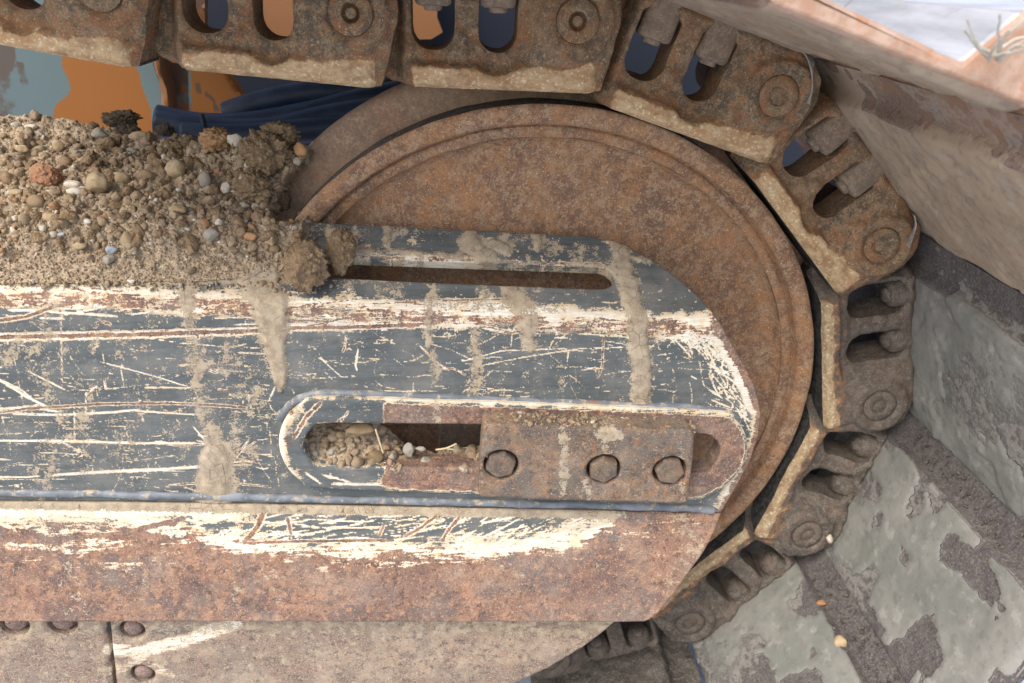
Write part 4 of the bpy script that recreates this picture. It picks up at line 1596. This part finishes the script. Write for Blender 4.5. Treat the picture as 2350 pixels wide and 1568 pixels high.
K = .00062                                  # working units per picture unit near the heap


def rock(name, x, y, wd, hg, mt, label, cat, seed, ang_=.5, lump=.35, sink=.25, base=None, sub=3, group=None, rough=0.0, grow=1.0):
    p = soil_at(x, y) if base is None else np.asarray(base, float)
    dist_ = (p - EYE) @ FWD
    k = dist_ / FPX
    V, Fc = rock_shape(sub, seed, ang_, lump)
    if rough:
        V = V * (1 + rough * (fbm(V, 4, 4, seed % 50) - .5))[:, None]
        V = V * (1 + rough * .5 * (fbm(V, 12, 3, seed % 41) - .5))[:, None]
    r = np.random.default_rng(seed)
    Q = V / np.abs(V).max(0)
    rx, ry = wd * k / 2, hg * k / 2
    rz = min(rx, ry) * .85
    W_ = Q[:, :1] * rx * RGT + Q[:, 1:2] * ry * UPV - Q[:, 2:] * rz * FWD
    c = p + nrm * rz * (1 - sink) - p * 0
    # put the visual centre on the traced spot
    o = mk(name, W_, Fc, mt if not isinstance(mt, str) else ST[mt])
    o.location = Vector(c - UPV * (0)) * S
    tag(o, label, cat, group)
    return o


rocks = [
    (236, 434, 50, 62, 'tan', "large angular tan stone in the middle of the soil heap"), (342, 411, 44, 32, 'brown', "smooth round brown stone lying right of the large angular tan stone"),
    (281, 417, 46, 36, 'tan', "rounded tan stone touching the right side of the large angular one"), (406, 389, 50, 48, 'tan', "egg shaped dusty stone half buried near the middle of the heap"),
    (175, 429, 42, 24, 'white', "oval cream stone left of the large angular tan stone"), (181, 449, 40, 20, 'white', "flat white stone just below the oval cream one"),
    (549, 328, 46, 36, 'white', "pale sharp edged stone at the top of the heap right of the orange clod"), (516, 424, 28, 28, 'white', "white chip like stone left of the big dark clod"),
    (476, 417, 30, 38, 'grey', "greyish egg shaped stone left of the white chip"), (413, 487, 46, 30, 'tan', "blocky tan stone on the lip of the black top plate"),
    (92, 467, 42, 36, 'brown', "round brown stone at the left below the reddish clod"), (694, 354, 34, 40, 'orange', "pale orange stone resting against the idler flange"),
    (721, 334, 18, 34, 'white', "slim pale stone topmost against the idler flange"), (135, 332, 32, 28, 'tan', "tan stone at upper left of the heap"), (52, 340, 34, 24, 'tan', "pale tan stone near the left edge of the heap, upper row"),
    (76, 297, 32, 16, 'white', "flat pale stone on the crest of the heap at left"), (231, 309, 40, 22, 'grey', "grey stone on the crest below the dark clods"), (325, 311, 60, 26, 'tan', "long flat tan stone on the crest of the heap"),
    (295, 550, 26, 38, 'tan', "upright egg shaped tan stone on the lower slope"), (489, 539, 40, 36, 'grey', "pointed grey stone on the lower slope, largest there"), (259, 573, 26, 26, 'blue', "small pointed blue grey slate chip on the lower slope"),
    (253, 595, 28, 24, 'grey', "squarish pale brown stone directly under the blue slate chip"), (184, 563, 30, 18, 'tan', "flat rounded stone left of the blue slate chip"), (102, 525, 18, 16, 'white', "white square chip on the lower slope at left"),
    (142, 539, 20, 12, 'blue', "thin bluish white flake on the lower slope"), (573, 541, 36, 22, 'orange', "orange brick like crumb near the two large clods"), (621, 543, 32, 36, 'tan', "knobbly tan stone left of the large clods"),
    (628, 563, 28, 24, 'brown', "round brown pebble below the knobbly tan stone"), (304, 650, 18, 12, 'white', "single pale pebble on the white chipped edge below the heap"), (505, 517, 20, 16, 'white', "cream and brown chip above the pointed grey stone"),
    (434, 533, 14, 10, 'white', "tiny white chip between the blocky tan and pointed grey stones"), (441, 575, 26, 30, 'brown', "brown stone on the lower slope below the tiny white chip"), (203, 510, 18, 14, 'white', "white pebble above the flat rounded stone"),
    (33, 496, 14, 14, 'white', "white cube like chip by the left edge"), (640, 505, 26, 20, 'brown', "brown lump against the upper edge of the black plate"), (20, 410, 50, 36, 'brown', "large dull brown stone cut by the left edge of the photo"),
    (300, 340, 24, 20, 'grey', "grey pebble under the long flat crest stone"), (120, 500, 40, 22, 'tan', "flat tan stone under the round brown one at left"), (450, 330, 36, 26, 'brown', "brown clod like stone below the hoses"),
    (380, 450, 30, 22, 'brown', "dusty brown stone below the egg shaped one"), (560, 470, 26, 22, 'grey', "grey stone just above the black plate lip"), (160, 380, 34, 26, 'brown', "brown stone above the oval cream one"),
    (40, 440, 30, 22, 'tan', "tan stone left of the reddish clod"), (350, 360, 26, 18, 'tan', "small tan stone above the egg shaped one"),
]
for n_, (x, y, a, b_, mt, lab) in enumerate(rocks):
    rock("stone", x, y + b_ * .18, a, b_, mt, lab, "stone", 300 + n_, group="stones lying on the soil heap", ang_=.25 if 'round' in lab or 'egg' in lab or 'smooth' in lab or 'oval' in lab else 1.0, lump=.45, rough=.16)

M_redclod = soil_mat("red_clod", L(150, 104, 80), L(164, 124, 96), L(156, 130, 102), L(180, 156, 128))
M_orclod = soil_mat("orange_clod", L(160, 124, 88), L(180, 142, 102), L(190, 160, 122), L(206, 184, 150))
clods = [
    (111, 417, 84, 66, M_redclod, "reddish brown clod at the left of the heap", .5), (503, 338, 84, 66, M_orclod, "crumbly orange tan clod on the crest under the hoses", .8),
    (618, 375, 130, 120, M_clod, "largest dark brown clod leaning on the idler flange", .9), (645, 330, 110, 76, M_clod, "dark brown clod on top of the largest one, by the flange", .9), (590, 440, 90, 80, M_clod, "brown clod under the largest one, above the black plate", .9),
    (267, 276, 104, 46, M_darkclod, "dark clod on the crest in front of the orange panel, the wider one", .9), (364, 290, 50, 36, M_darkclod, "small dark clod on the crest beside the hoses", .7),
    (300, 300, 60, 30, M_darkclod, "low dark clod just below the wide one", .7), (655, 460, 46, 60, M_clod, "narrow brown clod at the foot of the idler flange", .8),
]
for n_, (x, y, a, b_, mt, lab, ro) in enumerate(clods):
    bs = None
    if y < 300:
        bs = soil_at(x, y + 26) + np.array([0, .03, .008])
    rock("soil_clod", x, y, a, b_, mt, lab, "clod", 700 + n_, .3, .5, .55, bs, 5, None, ro)
# the two clods hanging over the slotted plate
pa = shell_map(shell_ab([(705, 655)]), np.array([.022]))[0]
rock("soil_clod", 708, 640, 118, 128, M_clod, "big dark brown clod stuck on the black plate left of its slot", "clod", 811, .35, .5, .9, pa + UPV * .012, 5, None, .6)
pb = shell_map(shell_ab([(785, 592)]), np.array([.018]))[0]
rock("soil_clod", 782, 590, 74, 124, M_clod, "upright shard of dried clay covering the left end of the slot", "clod", 812, .3, .6, .9, pb, 5, None, .6)

# soil and stones packed in the long slot
sx = np.linspace(680, 1110, 150)
st_ = np.linspace(0, 1, 46)
A_, T_ = np.meshgrid(sx, st_, indexing='ij')
ytop = np.interp(sx, [680, 870, 890, 930, 1000, 1040, 1110], [962, 965, 985, 1025, 1040, 1030, 1020])
yl = 1078 + (ytop[:, None] - 1078) * T_
dpt = -.1125 + .05 * T_ ** .8
q = ats(np.c_[A_.ravel(), yl.ravel()], dpt.ravel())
q = q + np.array([0, -1, .3]) * (.028 * (fbm(q, 34, 4, 8) - .5) + .012 * (fbm(q, 110, 3, 9) - .5))[:, None]
Fs = []
for a in range(149):
    for b_ in range(45):
        k_ = a * 46 + b_
        Fs.append((k_, k_ + 46, k_ + 47, k_ + 1))
tag(mk("packed_soil", q, Fs, M_soil), "gravelly soil packed in the left half of the long slot", "soil", kind='stuff')
qq = q.reshape(150, 46, 3)
sp2 = []
for _ in range(420):
    p_ = qq[r_p.integers(3, 146), r_p.integers(2, 44)]
    rad = min(.0014 + r_p.exponential(.0024), .009)
    sp2.append((p_ + np.array([0, -1, .2]) * rad * .4, rad))
pebble_field("slot_gravel", sp2, "small pebbles in the soil packed in the long slot", "gravel")
for n_, (x, y, a, b_, mt, lab) in enumerate([(938, 1038, 28, 42, 'grey', "upright white stone standing in the long slot"), (978, 1060, 28, 22, 'grey', "rounded pale stone in the slot right of the upright white one"), (965, 1031, 26, 12, 'grey', "flat grey stone on the slot soil above the rounded pale one"),
                                            (762, 1040, 26, 20, 'grey', "grey stone in the left part of the slot soil"), (722, 1045, 18, 26, 'grey', "pinkish grey stone at the rounded left end of the slot"), (860, 1052, 46, 34, 'brown', "wide dull brown stone low in the slot soil"), (830, 990, 70, 36, 'brown', "wide brown lump under the upper edge of the slot")]):
    rock("stone", x, y, a, b_, mt, lab, "stone", 900 + n_, 1.0, .4, .5, at(x, y, -.092))
for n_, (pa_, lab) in enumerate([([(862, 985), (870, 1010), (880, 1040)], "pale straw stalk sticking out of the slot soil"), ([(1000, 1032), (1025, 1028), (1048, 1018)], "forked dry twig lying on the slot soil")]):
    tw = empty("straw_stalk", at(pa_[0][0], pa_[0][1], -.11), lab, "straw")
    to_root(tube("stalk", ats(smooth_poly(pa_, 6, False), -.112), .0014, M_straw, tw, 6), tw)
    if n_ == 1:
        to_root(tube("stalk", ats(np.array([(1020, 1029), (1046, 1032)], float), -.112), .0012, M_straw, tw, 6), tw)

# dirt lying on top of the keeper plate
tk = smooth_poly([(1120, 966), (1250, 966), (1400, 972), (1585, 984)], 40, False)
dk_pts = []
for _ in range(420):
    a = tk[r_p.integers(len(tk))]
    P_ = O1 + EU * side_ab([a], .02)[0, 0] + EV * (side_ab([(a[0], a[1] + 14)], KH)[0, 1]) + EN * r_p.uniform(.012, KH - .004)
    dk_pts.append((P_ + np.array([0, 0, .001]), min(.0012 + r_p.exponential(.0012), .005)))
pebble_field("ledge_dirt", dk_pts, "crumbs of dirt lying along the top of the keeper plate", "dirt")

# ------------------------------------------------------------------ grit and pebbles lying on the lower shoes
def shoe_pt(i, u, Y, lift=0.0):
    b, t, th = chain_frame(i + 1)
    n = np.array([-t[1], t[0]])
    x = b + t * u + n * (VF + .012 - lift)
    return np.array([x[0], Y, x[1]])


gs = []
for i, n_ in ((7, 520), (6, 420), (8, 700)):
    for _ in range(n_):
        if i == 8:
            u_, y_ = r_p.uniform(-.25, .04), r_p.uniform(-.30, .0)
            lf_ = .012
        else:
            u_, y_ = r_p.uniform(-.262, -.208), r_p.uniform(-.36, -.01)
            lf_ = 0
        rad = min(.0007 + r_p.exponential(.0008), .0045)
        gs.append((shoe_pt(i, u_, y_, lf_ + rad * .3), rad))
pebble_field("shoe_grit", gs, "grit caught in the joints of the lower track shoes", "grit", M_grit)
for n_, (x, y, a, b_, mt, lab, pos) in enumerate([
    (1935, 1476, 36, 30, 'tan', "pale tan chip lying in the joint left of the large patched shoe", None), (1912, 1445, 14, 10, 'blue', "light blue grey chip above the pale tan one in the shoe joint", None),
    (1890, 1432, 20, 12, 'blue', "flat slate chip at the left of the shoe joint", None), (1906, 1238, 18, 22, 'white', "white pebble pair stuck beside the pin of the lower right link", None),
    (1888, 1385, 26, 14, 'orange', "pinkish stone chip higher up in the shoe joint", None)]):
    b, t, th = chain_frame(8)
    # where the sight line meets the shoe plane
    nrm2 = np.array([-t[1], 0, t[0]])
    d_ = ray([(x, y)])[0]
    O_ = np.array([b[0], 0, b[1]]) + nrm2 * (VF + .006)
    kk = ((O_ - EYE) @ nrm2) / (d_ @ nrm2)
    P_ = EYE + d_ * kk if n_ != 3 else at(x, y, -.01)
    nrm_keep = nrm
    nrm = -nrm2
    rock("stone", x, y, a, b_, mt, lab, "stone", 1000 + n_, .7, .3, .5, P_)
    nrm = nrm_keep

# scraps of whitened metal peeled at the link ends
def scrap(pts, wd, Y0, Y1, lab):
    e = empty("metal_sliver", at(pts[0][0], pts[0][1], Y0), lab, "metal sliver")
    p2 = smooth_poly(pts, 8, False)
    A0 = ats(p2, Y0)
    wv = np.interp(np.linspace(0, 1, len(p2)), [0, .5, 1], [wd * .5, wd, wd * .15])
    V, Fs = [], []
    for i_, a in enumerate(A0):
        b = a + np.array([wv[i_], Y1 - Y0, wv[i_] * .2])
        V += [a, b, b + np.array([0, .004, 0]), a + np.array([0, .004, 0])]
    for i_ in range(len(A0) - 1):
        for q_ in range(4):
            a, b = i_ * 4 + q_, i_ * 4 + (q_ + 1) % 4
            Fs.append((a, b, b + 4, a + 4))
    M = stone_mat("pale_metal", L(150, 146, 140), L(186, 182, 176), L(120, 112, 104))
    to_root(mk("sliver", V, Fs, M, e), e)


scrap([(1832, 110), (1850, 128), (1862, 160), (1866, 200), (1858, 240)], .018, -.012, .02, "pale curled metal sliver along the upper right link end")
scrap([(2100, 495), (2104, 515), (2098, 540), (2088, 570)], .015, -.012, .02, "pale metal sliver at the end of the fourth link from the top")

# dry stalks caught on the blurred shoe edge
sk = empty("dry_stalk", at(2280, 90, -.36), "blurred pale dry stalk hanging by the pinkish shoe edge in the top right corner", "stalk")
for q_ in range(9):
    a_ = r_p.uniform(-2.6, -.4)
    b0 = np.array([2284 + r_p.normal(0, 8), 134 + r_p.normal(0, 6)])
    ln = r_p.uniform(60, 130)
    mid_ = b0 + ln * .5 * np.array([math.cos(a_), math.sin(a_)]) + r_p.normal(0, 9, 2)
    end_ = b0 + ln * np.array([math.cos(a_ + .25), math.sin(a_ + .25)]) + r_p.normal(0, 6, 2)
    pp = smooth_poly([b0, mid_, end_], 8, False)
    to_root(tube("stem", ats(pp, np.linspace(-.385, -.43 + r_p.uniform(-.02, .03), len(pp))), np.linspace(.0017, .0006, len(pp)), M_fibre, sk, 6, .004, q_), sk)
